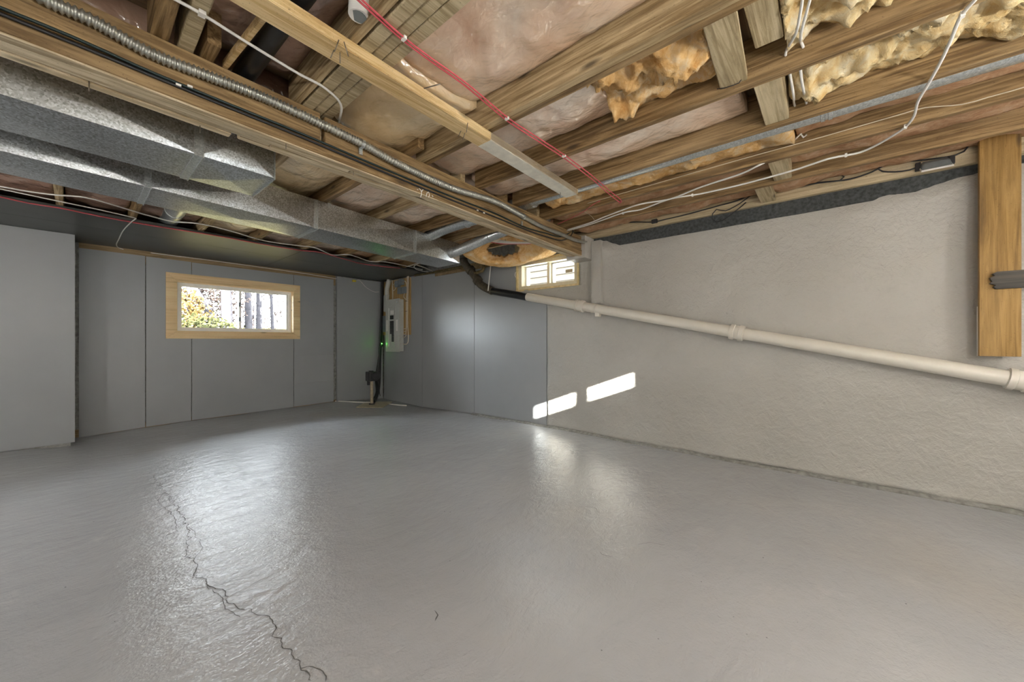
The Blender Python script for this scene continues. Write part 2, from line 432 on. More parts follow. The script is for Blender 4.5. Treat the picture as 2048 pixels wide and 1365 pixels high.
tr = box('trim_1', 'plate', .03, 2.97, YL+.013, YL+.03, 2.05, 2.235); tag(tr, kind='structure')
tr = box('trim_2', 'plate', 0, 3.0, YL+.0175, YL+.029, -.05, .055); tag(tr, kind='structure')

# ----- right wall
wall_right = wall_with_hole('wall_right', 'concrete', 'x', XR+.035, XR+.24, YB-.2, YL+.05, -.1, 2.6, [W2], 0)
def panel_x(y0, y1, zb0, zb1, z1, x=XR, t=.02, cut=None):
    bm = bmesh.new()
    def qb(ya, yb, za, zb_, zt): add_hexa(bm, [(x, ya, za), (x+t, ya, za), (x+t, yb, zb_), (x, yb, zb_), (x, ya, zt), (x+t, ya, zt), (x+t, yb, zt), (x, yb, zt)])
    if cut: qb(y0, cut[0], zb0, zb0, cut[1]); qb(cut[0], y1, zb0, zb1, z1)
    else: qb(y0, y1, zb0, zb1, z1)
    return put(link('panel', mesh_of(bm, 'panel'), 'panel'), wall_right)
panel_x(5.356+g, YL-.04, -.045, -.02, 2.215)
panel_x(4.076+g, 5.356, .005, -.04, 2.20)
panel_x(2.77, 4.076, .022, .015, 2.20, cut=(W2[1]+.03, W2[2]-.09))
def make_foam():
    ny, nzz = 150, 84; y0, y1, z0, z1 = YB-.02, 3.28, .015, 2.222
    bm = bmesh.new(); V = {}
    def vert(i, j):
        if (i, j) in V: return V[i, j]
        y = y0+(y1-y0)*i/ny; z = z0+(z1-z0)*j/nzz
        zz = z
        if j == nzz: zz += .026*nz(y*4, 1)+.020*nz(y*15, 2)+.010*nz(y*40, 3)
        if j == 0: zz += .012*nz(y*4, 7)+.006*nz(y*15, 2)
        d = .020*fbm(y*1.1, z*1.6, 2, 3)+.007*fbm(y*4, z*5, 5, 3)+.003*fbm(y*14, z*16, 8, 2)
        d += .035*math.exp(-((y+1.0)/.30)**2)*(.6+.4*nz(y*6, z*6))*(1 if z > .9 else 0)      # thicker foam around the post
        d += .022*math.exp(-((y-2.0)/.10)**2)*(1 if z > 1.5 else .2)
        if z > 2.07: d -= .042*((z-2.07)/.15)**2
        if z < .10: d += .012*(1-z/.10)
        if y > 2.6: d = d*.5
        V[i, j] = bm.verts.new((XR-.004-d, y, zz)); return V[i, j]
    for i in range(ny):
        for j in range(nzz):
            y = y0+(y1-y0)*(i+.5)/ny; z = z0+(z1-z0)*(j+.5)/nzz
            if y > 2.765 and z < W2[2]-.1: continue
            if W2[0]-.012 < y < W2[1]+.03 and z > W2[2]-.012: continue
            bm.faces.new((vert(i, j), vert(i+1, j), vert(i+1, j+1), vert(i, j+1)))
    r = bmesh.ops.extrude_face_region(bm, geom=bm.faces[:])
    for v in r['geom']:
        if isinstance(v, bmesh.types.BMVert): v.co.x = XR+.036
    o = link('spray_foam', mesh_of(bm, 'spray_foam', True), 'foam'); return put(o, wall_right)
make_foam()
tag(box('trim_3', 'gasket', XR-.006, XR+.036, YB, 2.24, 2.12, 2.243), kind='structure')
def ledge():
    bm = bmesh.new(); n = 90; prev = None
    for i in range(n+1):
        y = YB+(4.1-YB)*i/n; z = floor_z(XR-.05, y); h = .020+.010*nz(y*5, 3)+.006*nz(y*19, 5); w = .055+.012*nz(y*3, 9)
        r = [bm.verts.new(p) for p in ((XR+.03, y, z-.03), (XR-w, y, z-.03), (XR-w, y, z+h*.35), (XR-w*.5, y, z+h), (XR+.03, y, z+h))]
        if prev:
            for k in range(4): bm.faces.new((prev[k], r[k], r[k+1], prev[k+1]))
        prev = r
    o = link('baseboard_right', mesh_of(bm, 'ledge', False), 'concrete'); tag(o, kind='structure')
ledge()
# painted pilaster under the beam end
t3 = box('trim_4', 'foam', XR-.075, XR+.02, 1.985, 2.10, 1.50, 2.20, bev=.004); tag(t3, kind='structure')
t3 = box('trim_5', 'foam', XR-.205, XR+.02, 2.105, 2.345, 2.0, 2.245, bev=.006); tag(t3, kind='structure')
t3 = box('trim_6', 'plate', XR-.012, XR+.03, 3.3, 5.0, 2.14, 2.235); tag(t3, kind='structure')
# ----- unseen walls, ceiling
wall_back = wall_with_hole('wall_back', 'foam', 'y', YB-.22, YB, XW-.2, XR+.25, -.1, 2.6, [W3], 0)
wall_side = box('wall_side', 'panel', XW-.2, XW, YB-.2, YL+.2, -.1, 2.6); tag(wall_side, kind='structure')
ceil = box('ceiling', 'subfloor', XW-.2, XR+.24, YB-.2, YL+.2, ZS, ZS+.12); tag(ceil, kind='structure')

# ----- windows
def frame_rect(bm, axis, d0, d1, a0, a1, z0, z1, w, wz=None):
    wz = wz or w
    def b(aa, ab, za, zb):
        if axis == 'y': add_box(bm, aa, ab, d0, d1, za, zb)
        else: add_box(bm, d0, d1, aa, ab, za, zb)
    b(a0, a0+w, z0, z1); b(a1-w, a1, z0, z1); b(a0+w, a1-w, z0, z0+wz); b(a0+w, a1-w, z1-wz, z1)
def win_part(name, fn, mat, parent):
    bm = bmesh.new(); fn(bm); return put(link(name, mesh_of(bm, name), mat), parent)
win1 = tag(bpy.data.objects.new('window_1', None), kind='structure'); COL.objects.link(win1); win1.location = (1.58, YL, 1.21)
x0, x1, z0, z1 = W1; ox0, ox1, oz0, oz1 = .772, 2.388, 1.112, 1.978
def casing(c): return win_part('casing', lambda bm: add_hexa(bm, c), 'trimwood', win1)
ya, yb = YL-.018, YL+.001
def mitre(o0, o1, i1, i0): # four xz corners -> board
    q = [o0, o1, i1, i0]; return casing([(p[0], ya, p[1]) for p in q]+[(p[0], yb, p[1]) for p in q])
e = .0012
mitre((ox0, oz1), (ox1, oz1), (x1-e, z1), (x0+e, z1)); mitre((ox0, oz0), (ox1, oz0), (x1-e, z0), (x0+e, z0))
mitre((ox0, oz0+e), (ox0, oz1-e), (x0, z1-e), (x0, z0+e)); mitre((ox1, oz0+e), (ox1, oz1-e), (x1, z1-e), (x1, z0+e))
win_part('jamb', lambda bm: frame_rect(bm, 'y', YL-.01, YL+.20, x0-.012, x1+.012, z0-.012, z1+.012, .016), 'trimwood', win1)
win_part('frame', lambda bm: frame_rect(bm, 'y', YL+.085, YL+.15, x0+.002, x1-.002, z0+.002, z1-.002, .034), 'vinyl', win1)
xm = 1.60
sl = win_part('sash', lambda bm: frame_rect(bm, 'y', YL+.088, YL+.115, x0+.030, xm+.018, z0+.030, z1-.030, .030, .024), 'vinyl', win1)
sr = win_part('sash', lambda bm: frame_rect(bm, 'y', YL+.118, YL+.145, xm-.018, x1-.030, z0+.030, z1-.030, .032, .026), 'vinyl', win1)
win_part('pane', lambda bm: add_box(bm, x0+.058, xm-.01, YL+.100, YL+.104, z0+.052, z1-.052), 'glass', sl)
win_part('pane', lambda bm: add_box(bm, xm+.012, x1-.060, YL+.130, YL+.134, z0+.054, z1-.054), 'glass', sr)
for zz in (1.40, 1.62): win_part('latch', lambda bm: add_box(bm, xm-.018, xm+.004, YL+.070, YL+.090, zz-.03, zz+.03), 'boxgrey', win1)
def slider(name, axis, c, sgn, W, loc):     # small two-pane slider; c = wall face, sgn = outward
    w = tag(bpy.data.objects.new(name, None), kind='structure'); COL.objects.link(w); w.location = loc
    a0, a1, z0, z1 = W
    D = lambda a, b: tuple(sorted((c+sgn*a, c+sgn*b)))
    win_part('frame', lambda bm: frame_rect(bm, axis, *D(.012, .19), a0, a1, z0, z1, .062, .055), 'vinyl2', w)
    win_part('foam_seal', lambda bm: frame_rect(bm, axis, *D(-.012, .03), a0-.012, a1+.018, z0-.014, z1+.012, .026, .024), 'foamtrim', w)
    am = (a0+a1)/2
    def mull(bm):
        if axis == 'y': add_box(bm, am-.018, am+.018, *D(.05, .19), z0+.05, z1-.05)
        else: add_box(bm, *D(.05, .19), am-.018, am+.018, z0+.05, z1-.05)
    win_part('mullion', mull, 'vinyl2', w)
    for k, (p, q, d) in enumerate(((a0+.06, am-.016, .10), (am+.016, a1-.06, .10))):
        s = win_part('sash', lambda bm: frame_rect(bm, axis, *D(d, d+.035), p, q, z0+.053, z1-.053, .018, .016), 'vinyl', w)
        def pane(bm):
            if axis == 'y': add_box(bm, p+.015, q-.015, *D(d+.015, d+.019), z0+.066, z1-.066)
            else: add_box(bm, *D(d+.015, d+.019), p+.015, q-.015, z0+.066, z1-.066)
        win_part('pane', pane, 'glass', s)
    return w
win2 = slider('window_2', 'x', XR, 1, W2, (XR, 2.78, W2[2]))
win_part('hook', lambda bm: add_tube(bm, smooth_path([(XR-.02, 3.262, 2.0), (XR-.03, 3.265, 1.96), (XR-.02, 3.258, 1.93)], .01), .004, 6), 'vinyl', win2)
win_part('sticker', lambda bm: add_box(bm, XR+.112, XR+.114, 2.46, 2.56, 1.925, 1.965), 'tan', win2)
slider('window_3', 'y', YB, -1, W3, (1.66, YB, W3[2]))
# ================================================================== CEILING FRAMING
def joist(x0, x1, y0, y1, label, mat='joist', z0=ZJ, z1=ZS, name='floor_joist', seed=0):
    L = y1-y0; n = max(2, int(L/.35)); bm = bmesh.new(); rings = []
    for i in range(n+1):
        y = y0-(y0+y1)/2+L*i/n
        wx = .0035*nz(y*1.3, seed, 2); wz = .004*nz(y*1.1, seed, 7)
        hx = (x1-x0)/2; hz = (z1-z0)/2; c = .004
        rings.append([bm.verts.new((a*hx+wx+(-a*c if k else 0), y, b*hz+(wz if b < 0 else 0)+(0 if k else -b*c)))
                      for a, b, k in ((-1, -1, 0), (-1, -1, 1), (1, -1, 1), (1, -1, 0), (1, 1, 0), (-1, 1, 0))])
    for a, b in zip(rings, rings[1:]):
        for k in range(6): bm.faces.new((a[k], a[(k+1) % 6], b[(k+1) % 6], b[k]))
    bm.faces.new(rings[0]); bm.faces.new(rings[-1][::-1])
    o = link(name, mesh_of(bm, name), mat); o.location = ((x0+x1)/2, (y0+y1)/2, (z0+z1)/2)
    if label: tag(o, label, 'joist', 'floor joists overhead')
    return o
near = [(.185, .237, 2.06, 'smooth brown floor joist ending on beam, leftmost under the upper left corner', 'joist'),
        (.264, .312, 2.06, 'rough pale floor joist ending on beam beside the leftmost smooth joist', 'block'),
        (.690, .722, 2.06, 'thin pale joist just left of the dark triple boards crossing above the strap', 'joist_pale')]
for i, (a, b, y1, lb, m) in enumerate(near): joist(a, b, YB, y1, lb, m, seed=i)
tj = thing('triple_joist', 'three rough boards nailed side by side crossing above the yellow strapping board', 'joist', (.81, 1, ZJ), 'floor joists overhead')
for k, (a, b) in enumerate(((.732, .783), (.787, .834), (.838, .888))): put(joist(a, b, YB, 2.08, None, 'block', z0=ZJ+.004*k, name='ply', seed=20+k), tj)
dj = thing('double_joist', 'doubled floor joist carrying the first red cable clip right of the strapping knot', 'joist', (1.485, 1, ZJ), 'floor joists overhead')
put(joist(1.438, 1.484, YB, 2.06, None, 'joist_pale', name='ply', seed=31), dj); put(joist(1.487, 1.530, YB, 2.06, None, 'joist', z0=ZJ+.004, name='ply', seed=32), dj)
joist(1.99, 2.033, YB, 2.09, 'floor joist with loose white cords poking through its side', 'joist', seed=41)
joist(2.46, 2.503, YB, 2.12, 'floor joist running alongside the galvanised round pipe', 'joist', seed=42)
joist(2.918, 2.960, YB, 2.4, 'floor joist where the red cable ends, right of galvanised pipe', 'joist', seed=43)
joist(3.36, 3.403, YB, 2.4, 'floor joist nearest the foamed wall with white cable stapled below', 'joist', seed=44)
rim = joist(3.822, 3.868, YB, 3.25, None, 'sillw', name='rim_joist', seed=45); tag(rim, 'weathered rim joist resting on top of white foamed wall', 'joist')
farx = [(-.60, 'far side'), (-.105, ''), (.335, ''), (.845, ''), (1.342, ''), (1.87, ''), (2.385, ''), (2.875, ''), (3.37, '')]
far_lab = ['floor joist past the beam at the far left edge above the black board',
           'floor joist past the beam above the left grey panel edge', 'floor joist past the beam where the dropped white cord is tied',
           'floor joist past the beam with pale broken end above black board', 'floor joist past the beam whose green cut end shows in front of beam',
           'floor joist past the beam with cable staple above the corner of black board', 'floor joist past the beam beside the bent round duct',
           'floor joist past the beam above the slanted round duct', 'floor joist past the beam above the torn hanging insulation']
for i, (x, _) in enumerate(farx):
    joist(x, x+.044, 1.83+BS*x if i in (2, 4) else 2.02+BS*x, YL+.02 if x > -.03 else 6.17, far_lab[i], 'joist_pale' if i % 2 else 'joist', seed=50+i)
# ----- beam
beam = thing('main_beam', 'long built-up wooden beam carrying the joists across the basement', 'beam', (1.6, 2.05, 2.03))
BE = 3.665
def bply(x0, x1, o0, o1, z0, z1, mat, name='ply'):
    f = lambda x, o: BY+BS*x+o
    return hexa(name, mat, [(x0, f(x0, o0), z0), (x1, f(x1, o0), z0), (x1, f(x1, o1), z0), (x0, f(x0, o1), z0),
                            (x0, f(x0, o0), z1), (x1, f(x1, o0), z1), (x1, f(x1, o1), z1), (x0, f(x0, o1), z1)], beam, .003)
bply(XW, BE, .0, .040, 2.030, 2.090, 'beam', 'ledger')
bply(XW, .815, -.004, .040, 2.094, 2.238, 'beam', 'face_board'); bply(.842, BE, .006, .040, 2.094, 2.238, 'beam', 'face_board')
bply(XW, 1.0, .045, .084, 2.026, 2.238, 'beam_pale'); bply(1.003, BE, .045, .084, 2.031, 2.238, 'beam_pale')
bply(XW, .62, .090, .128, 2.034, 2.238, 'beam_pale'); bply(.623, BE, .090, .128, 2.028, 2.238, 'beam_pale')
bply(XW, .47, .134, .176, 2.030, 2.238, 'beam_pale'); bply(.50, BE, .134, .172, 2.036, 2.238, 'beam_pale')
o = hexa('underside_board', 'beam_pale', [(XW, BY+BS*XW+.001, 2.0225), (BE, BY+BS*BE+.001, 2.0225), (BE, BY+BS*BE+.040, 2.0225), (XW, BY+BS*XW+.040, 2.0225),
     (XW, BY+BS*XW+.001, 2.0295), (BE, BY+BS*BE+.001, 2.0295), (BE, BY+BS*BE+.040, 2.0295), (XW, BY+BS*XW+.040, 2.0295)], beam)
# beam nails
def nail(a, d, L, parent=None, r=.0022, bend=None):
    a = Vector(a); d = Vector(d).normalized(); p = [a-d*.01, a+d*L*.6, a+d*L+(Vector(bend) if bend else Vector())]
    o = tube('nail', 'steel', p, r, parent, 5, .02)
    return o
for px, py in ((178, 172), (400, 258), (572, 292), (707, 346)):
    q = PZ(px, py-6, 2.028); nail(q, (0, 0, -1), .03, beam, .0018)
# pale brushed paint marks on the beam face
for pts in (((838, 377), (842, 381), (843, 388), (841, 395)), ((847, 378), (843, 384)), ((852, 394), (854, 386), (857, 384), (859, 390), (857, 395)), ((834, 379), (836, 380)), ((864, 391), (866, 394))):
    tube('paint_mark', 'clip', [PB(x, y, .0012) for x, y in pts], .0028, beam, 5, .01)
# ----- strapping board below the joists
st = thing('strapping_board', 'long pale yellow strapping board with a white painted end nailed across the joists', 'board', (1.4, 1.5, 2.19))
SY = lambda x: 1.405+.045*(x-.45)
def strap(x0, x1, mat, w=.105, z0=2.192, name='board'):
    return hexa(name, mat, [(x0, SY(x0), z0), (x1, SY(x1), z0), (x1, SY(x1)+w, z0), (x0, SY(x0)+w, z0), (x0, SY(x0), 2.238), (x1, SY(x1), 2.238), (x1, SY(x1)+w, 2.238), (x0, SY(x0)+w, 2.238)], st, .003)
strap(-.8, 2.50, 'strap')
M['whitewash'] = plain('white paint on wood', (.72, .69, .60), .6, 0, .12, 18, .15)
strap(1.50, 2.49, 'whitewash', .1035, 2.1905, 'painted_end')
for px, py, d in ((676, 85, (-.2, .5, -1)), (668, 100, (-.3, .2, -1)), (690, 90, (.6, .4, -.8)), (680, 105, (.3, .6, -1)), (935, 250, (.2, .5, -1)), (922, 262, (-.3, .4, -1)), (930, 266, (0, .6, -1)), (1121, 385, (.2, .3, -1))):
    nail(PZ(px, py, 2.192), d, .035, st, .002)
nail(PZ(852, 176, 2.21), (.5, -1, .1), .07, st, .0025)
# ----- blocking between joists
def blocking(c, label, mat='block'):
    o = hexa('joist_blocking', mat, c, None, .003); return tag(o, label, 'wood block', 'blocking between joists')
def blk(x0, x1, y0, y1, z0, z1, sk, label): 
    return blocking([(x0, y0, z0), (x1, y0+sk, z0), (x1, y1+sk, z0), (x0, y1, z0), (x0, y0, z1), (x1, y0+sk, z1), (x1, y1+sk, z1), (x0, y1, z1)], label)
b1 = blk(1.532, 1.988, .275, .385, 2.262, 2.30, .035, 'long flat wood block with a twist of dark wire at its lower end')
blk(1.532, 1.86, .165, .262, 2.30, 2.42, 0, 'short chunky wood block right beside the long flat block')
blk(2.036, 2.458, .19, .295, 2.252, 2.42, .005, 'pale wood block beside two hanging white cords and the galvanised pipe')
blk(2.962, 3.358, .245, .350, 2.252, 2.42, .005, 'small pale wood block just above the long white cable')
blk(3.405, 3.82, .385, .490, 2.252, 2.42, .005, 'small pale wood block next to rim joist and foamed wall')
cable('wire_twist', 'black', [PX(1434, 178, 1.975), PX(1450, 176, 1.97), PX(1466, 171, 1.97), PX(1478, 166, 1.97), PX(1490, 148, 1.97), PX(1494, 140, 1.975), PX(1485, 136, 1.978)], .0022, 'twisted dark wire at foot of the long flat wood block', 'wire')
# ----- black ceiling boards by the window wall
cb = [(XW, 1.878, 'wide black board'), ]
def cboard(x0, x1, ya, yb, yc, yd, label):
    o = hexa('ceiling_board', 'board', [(x0, ya, 2.218), (x1, yb, 2.218), (x1, yd, 2.218), (x0, yc, 2.218), (x0, ya, 2.238), (x1, yb, 2.238), (x1, yd, 2.238), (x0, yc, 2.238)])
    return tag(o, label, 'board', 'black ceiling boards')
eY = lambda x: 5.03+.045*x
sY = lambda x: 5.53+.10*x if x > 0 else 5.53
cboard(XW, 1.878, eY(XW), eY(1.878), sY(XW)-.004, sY(1.878)-.004, 'narrow black board strip along the red cable overhead, left piece')
cboard(XW, 1.878, sY(XW), sY(1.878), 6.165 if False else YL+.01, YL+.01, 'wide black ceiling board directly above the left window')
cboard(1.884, XR-.005, eY(1.884), eY(XR), sY(1.884)-.004, sY(XR)-.004, 'narrow black board strip overhead ending near the corner cables')
cboard(1.884, XR-.005, sY(1.884), sY(XR), YL+.01, YL+.01, 'wide black ceiling board above the electrical panel corner')

# ================================================================== INSULATION
def batt(name, mat, x0, x1, y0, y1, ze, bulge, amp, seed, label, cat='insulation', group=None, fr=3.5, res=.024, ends=.0, kind=None, edge_fade=True, torn=False):
    nx = max(6, int((x1-x0)/res)); ny = max(8, int((y1-y0)/res)); cx, cy = (x0+x1)/2, (y0+y1)/2
    bm = bmesh.new(); g = []
    for i in range(nx+1):
        row = []
        for j in range(ny+1):
            u, v = i/nx, j/ny; x, y = x0+(x1-x0)*u, y0+(y1-y0)*v
            b = math.sin(math.pi*u)**.6 if 0 < u < 1 else 0
            z = ze-bulge*b*(.75+.5*nz(y*1.3, seed))+amp*fbm(x*fr+seed, y*fr, seed*1.7, 4)*(.4+.6*b)
            if torn: z += (.25+.75*b)*-amp*.6*(abs(fbm(x*fr*2.0, y*fr*2.0+seed, seed, 3))-.3)+b*amp*.18*fbm(x*fr*7, y*fr*7, seed, 3)
            else: z += .010*(abs(fbm(x*8+seed, y*5, 1, 3))-.25)
            z = min(max(z, 2.12 if cat != 'x' else 0), ZS-.015)
            if not edge_fade: pass
            row.append(bm.verts.new((x-cx, y-cy, z-ze)))
        g.append(row)
    for i in range(nx):
        for j in range(ny): bm.faces.new((g[i][j], g[i][j+1], g[i+1][j+1], g[i+1][j]))
    r = bmesh.ops.extrude_face_region(bm, geom=bm.faces[:])
    for v in r['geom']:
        if isinstance(v, bmesh.types.BMVert): v.co.z = ZS-.003-ze
    o = link(name, mesh_of(bm, name, True), mat); o.location = (cx, cy, ze)
    return tag(o, label, cat, group, kind)
GI = 'insulation batts between joists'
e = .004
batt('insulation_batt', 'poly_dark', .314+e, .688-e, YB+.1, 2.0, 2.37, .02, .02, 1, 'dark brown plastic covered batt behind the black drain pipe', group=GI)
batt('insulation_batt', 'poly', .890+e, 1.436-e, -.9, 1.485, 2.385, .05, .022, 2, 'large shiny pink plastic covered batt right of the strapping board', group=GI)
batt('insulation_batt', 'poly_tan', .924+e, 1.436-e, 1.49, 2.12, 2.35, .09, .015, 3, 'sagging tan plastic covered batt left of the strapping board above conduit', group=GI)
batt('insulation_batt', 'poly', 1.532+e, 1.986-e, .90, 2.15, 2.365, .055, .025, 4, 'wrinkled glossy plastic batt ending at the torn orange fluff', group=GI)
batt('insulation_fluff', 'fluff', 1.536, 1.984, .40, .905, 2.335, .05, .10, 5, 'torn orange insulation fluff bulging between double joist and flat block', group='exposed fibreglass', torn=True, fr=7, res=.014)
batt('insulation_fluff', 'fluff_pale', 1.536, 1.984, -1.2, .16, 2.35, .03, .11, 6, 'yellow insulation fluff behind the upper hanging white cords', group='exposed fibreglass', torn=True, fr=8, res=.016)
batt('insulation_batt', 'poly', 2.036+e, 2.456-e, .38, 2.18, 2.36, .05, .02, 7, 'glossy plastic batt between the cord joist and galvanised pipe joist', group=GI)
batt('insulation_fluff', 'fluff_pale', 2.038, 2.456, -1.3, .185, 2.345, .04, .09, 8, 'pale yellow insulation fluff running to the upper right corner', group='exposed fibreglass', torn=True, fr=8, res=.016)
batt('insulation_fluff', 'fluff', 2.508, 2.914, .2, 2.0, 2.315, .02, .05, 9, 'ragged orange insulation peeking out below the galvanised pipe', group='exposed fibreglass', torn=True, fr=6, res=.02)
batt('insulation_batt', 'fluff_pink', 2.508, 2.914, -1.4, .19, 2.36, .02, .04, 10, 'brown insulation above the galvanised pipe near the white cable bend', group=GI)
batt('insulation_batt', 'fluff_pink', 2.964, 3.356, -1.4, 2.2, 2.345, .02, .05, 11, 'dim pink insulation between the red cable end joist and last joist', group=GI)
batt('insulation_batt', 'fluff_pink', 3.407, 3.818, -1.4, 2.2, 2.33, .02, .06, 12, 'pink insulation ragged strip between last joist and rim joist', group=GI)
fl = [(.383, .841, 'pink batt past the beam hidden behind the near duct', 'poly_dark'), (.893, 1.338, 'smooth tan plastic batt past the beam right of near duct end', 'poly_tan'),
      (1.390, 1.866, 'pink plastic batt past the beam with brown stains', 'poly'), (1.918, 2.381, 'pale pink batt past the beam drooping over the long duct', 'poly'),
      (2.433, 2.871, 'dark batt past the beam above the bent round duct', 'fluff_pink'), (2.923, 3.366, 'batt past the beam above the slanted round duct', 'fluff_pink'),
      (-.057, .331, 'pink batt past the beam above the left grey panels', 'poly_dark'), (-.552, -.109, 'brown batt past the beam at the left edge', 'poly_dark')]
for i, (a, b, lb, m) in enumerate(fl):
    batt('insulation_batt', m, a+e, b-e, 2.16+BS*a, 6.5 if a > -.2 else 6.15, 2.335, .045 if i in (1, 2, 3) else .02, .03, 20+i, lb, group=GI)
# torn batt hanging by the corner
def torn_batt():
    bm = bmesh.new(); nu, nv = 60, 22; g = []
    C = Vector((3.40, 2.98, 2.165)); E1 = Vector((.66, -.75, 0)); E2 = Vector((.75, .66, 0))
    for i in range(nu):
        row = []
        for j in range(nv+1):
            k = j/nv; a = 2*math.pi*i/nu; c, s_ = math.cos(a), math.sin(a)
            jag = .02*nz(c*4, s_*4, 3)+.015*nz(c*11, s_*11, 5)
            hr, hv = (.20+jag)*c-.07, (.085+jag)*s_+.005      # hole, right / up in the sagging face
            orr, ov = (.56+.05*nz(c*2, s_*2, 8))*c+(.06 if c > 0 else 0), (.175+.02*nz(c*3, s_*3, 2))*s_*(1-.45*max(0, c))+(.03*c if c > 0 else 0)
            rr_, vv_ = hr+(orr-hr)*k, hv+(ov-hv)*k
            bul = .10*math.sin(math.pi*min(1, k*1.05))
            p = C+E1*rr_+Vector((0, 0, vv_))-E2*(vv_*.9+bul*.8)+Vector((0, 0, -bul*.25))
            p += Vector((.012*fbm(p.x*9, p.y*9, p.z*9, 3), 0, .014*fbm(p.x*8+4, p.y*8, p.z*8, 3)))
            row.append(bm.verts.new(p-C))
        g.append(row)
    for i in range(nu):
        for j in range(nv): bm.faces.new((g[i][j], g[(i+1) % nu][j], g[(i+1) % nu][j+1], g[i][j+1]))
    r = bmesh.ops.extrude_face_region(bm, geom=bm.faces[:])
    for v in r['geom']:
        if isinstance(v, bmesh.types.BMVert): v.co += E2*.05+Vector((0, 0, .04+.01*nz(v.co.x*20, v.co.y*20)))
    o = link('hanging_insulation', mesh_of(bm, 'hanging_insulation', True), 'fluff'); o.location = C
    tag(o, 'torn orange insulation batt sagging with a hole near the small window', 'insulation')
torn_batt()
for k in range(5):
    cable('cable', ['red', 'white', 'white', 'white', 'cream'][k], [(2.98, 3.05-.03*k, 2.215+.004*k), (3.2, 2.93-.035*k, 2.20), (3.45, 2.72-.04*k, 2.21), (3.68, 2.52-.04*k, 2.235)], .0045,
          ['red cable visible inside torn insulation hole', 'white cable in torn insulation hole, nearest the red one', 'white cable in torn insulation hole, middle of three', 'white cable in torn insulation hole, nearest the cream one', 'cream cable visible inside torn insulation hole'][k], 'cable', 'cables in the torn insulation')

# ================================================================== DUCTS
def duct_section(x0, x1, n0, n1, w, z0, z1, parent, crease=.014, endcap=False):
    """one sheet-metal section between x0..x1, near edge y n0->n1, cross-broken faces"""
    bm = bmesh.new()
    A = [Vector(p) for p in ((x0, n0, z0), (x0, n0+w, z0), (x0, n0+w, z1), (x0, n0, z1))]
    B = [Vector(p) for p in ((x1, n1, z0), (x1, n1+w, z0), (x1, n1+w, z1), (x1, n1, z1))]
    va = [bm.verts.new(p) for p in A]; vb = [bm.verts.new(p) for p in B]
    outs = [Vector((0, 0, -1)), Vector((0, 1, 0)), Vector((0, 0, 1)), Vector((0, -1, 0))]
    for k in range(4):
        q = [va[k], va[(k+1) % 4], vb[(k+1) % 4], vb[k]]
        c = sum((v.co for v in q), Vector())/4+outs[k]*(crease if k in (0, 3) else 0)
        m = bm.verts.new(c)
        for i in range(4): bm.faces.new((q[i], q[(i+1) % 4], m))
    bm.faces.new(va); bm.faces.new(vb[::-1])
    return put(link('section', mesh_of(bm, 'section'), 'galv'), parent)
def duct_collar(x, n, w, z0, z1, parent, t=.0035, L=.034):
    bm = bmesh.new()
    add_box(bm, x-L/2, x+L/2, n-t, n+w+t, z0-t*1.6, z0+.001); add_box(bm, x-L/2, x+L/2, n-t, n+.001, z0, z1); add_box(bm, x-L/2, x+L/2, n+w-.001, n+w+t, z0, z1)
    add_box(bm, x+L/2-.002, x+L/2+.003, n-t-.006, n+w+t, z0-t*1.6-.006, z0); add_box(bm, x+L/2-.002, x+L/2+.003, n-t-.006, n, z0, z1)
    return put(link('seam_collar', mesh_of(bm, 'collar'), 'galv2'), parent)
d1 = thing('sheet_metal_duct', 'wide rectangular galvanised duct with capped end right behind the beam', 'duct', (-.3, 2.55, 2.0), 'rectangular ducts')
n1 = lambda x: 2.368+.056*x
xs = [XW+.02, -.62, .40, .735]
for a, b in zip(xs, xs[1:]): duct_section(a+.001, b-.001, n1(a), n1(b), .40, 2.0, 2.236, d1)
for x in xs[1:3]: duct_collar(x, n1(x), .40, 2.0, 2.236, d1)
bm = bmesh.new(); add_box(bm, .735, .741, n1(.735)-.003, n1(.735)+.403, 1.992, 2.236); put(link('end_cap', mesh_of(bm, 'end_cap'), 'galv2'), d1)
d2 = thing('sheet_metal_duct', 'long rectangular galvanised duct running toward the corner above the black boards', 'duct', (1.2, 3.3, 2.0), 'rectangular ducts')
n2 = lambda x: 3.075+.1025*(x+.2)
xs = [XW+.02, -.73, .285, 1.285, 2.31, 2.985]
for a, b in zip(xs, xs[1:]): duct_section(a+.001, b-.001, n2(a), n2(b), .405, 2.003, 2.236, d2)
for x in xs[1:-1]: duct_collar(x, n2(x), .405, 2.003, 2.236, d2, L=.030)
o = hexa('hanger_clip', 'galv2', [tuple(v) for v in [(1.385, n2(1.38)-.006, 2.19), (1.41, n2(1.38)-.006, 2.19), (1.41, n2(1.38)-.002, 2.19), (1.385, n2(1.38)-.002, 2.19), (1.385, n2(1.38)-.006, 2.238), (1.41, n2(1.38)-.006, 2.238), (1.41, n2(1.38)-.002, 2.238), (1.385, n2(1.38)-.002, 2.238)]], d2)
def round_duct(name, pts, r, label, bands=(), mat='galv2', n=14, group=None):
    t = thing(name, label, 'duct', pts[0], group)
    tube('pipe', mat, pts, r, t, n, .04)
    for a, d in bands:
        a, d = Vector(a), Vector(d).normalized(); lathe_between('band', 'galv2', a-d*.01, a+d*.01, [(0, r), (.15, r+.005), (.85, r+.005), (1, r)], t, n)
    return t
q0, q1, q2, q3 = PZ(972, 447, 2.27), PZ(905, 463, 2.27), PZ(884, 470, 2.25), PZ(884, 482, 2.19)
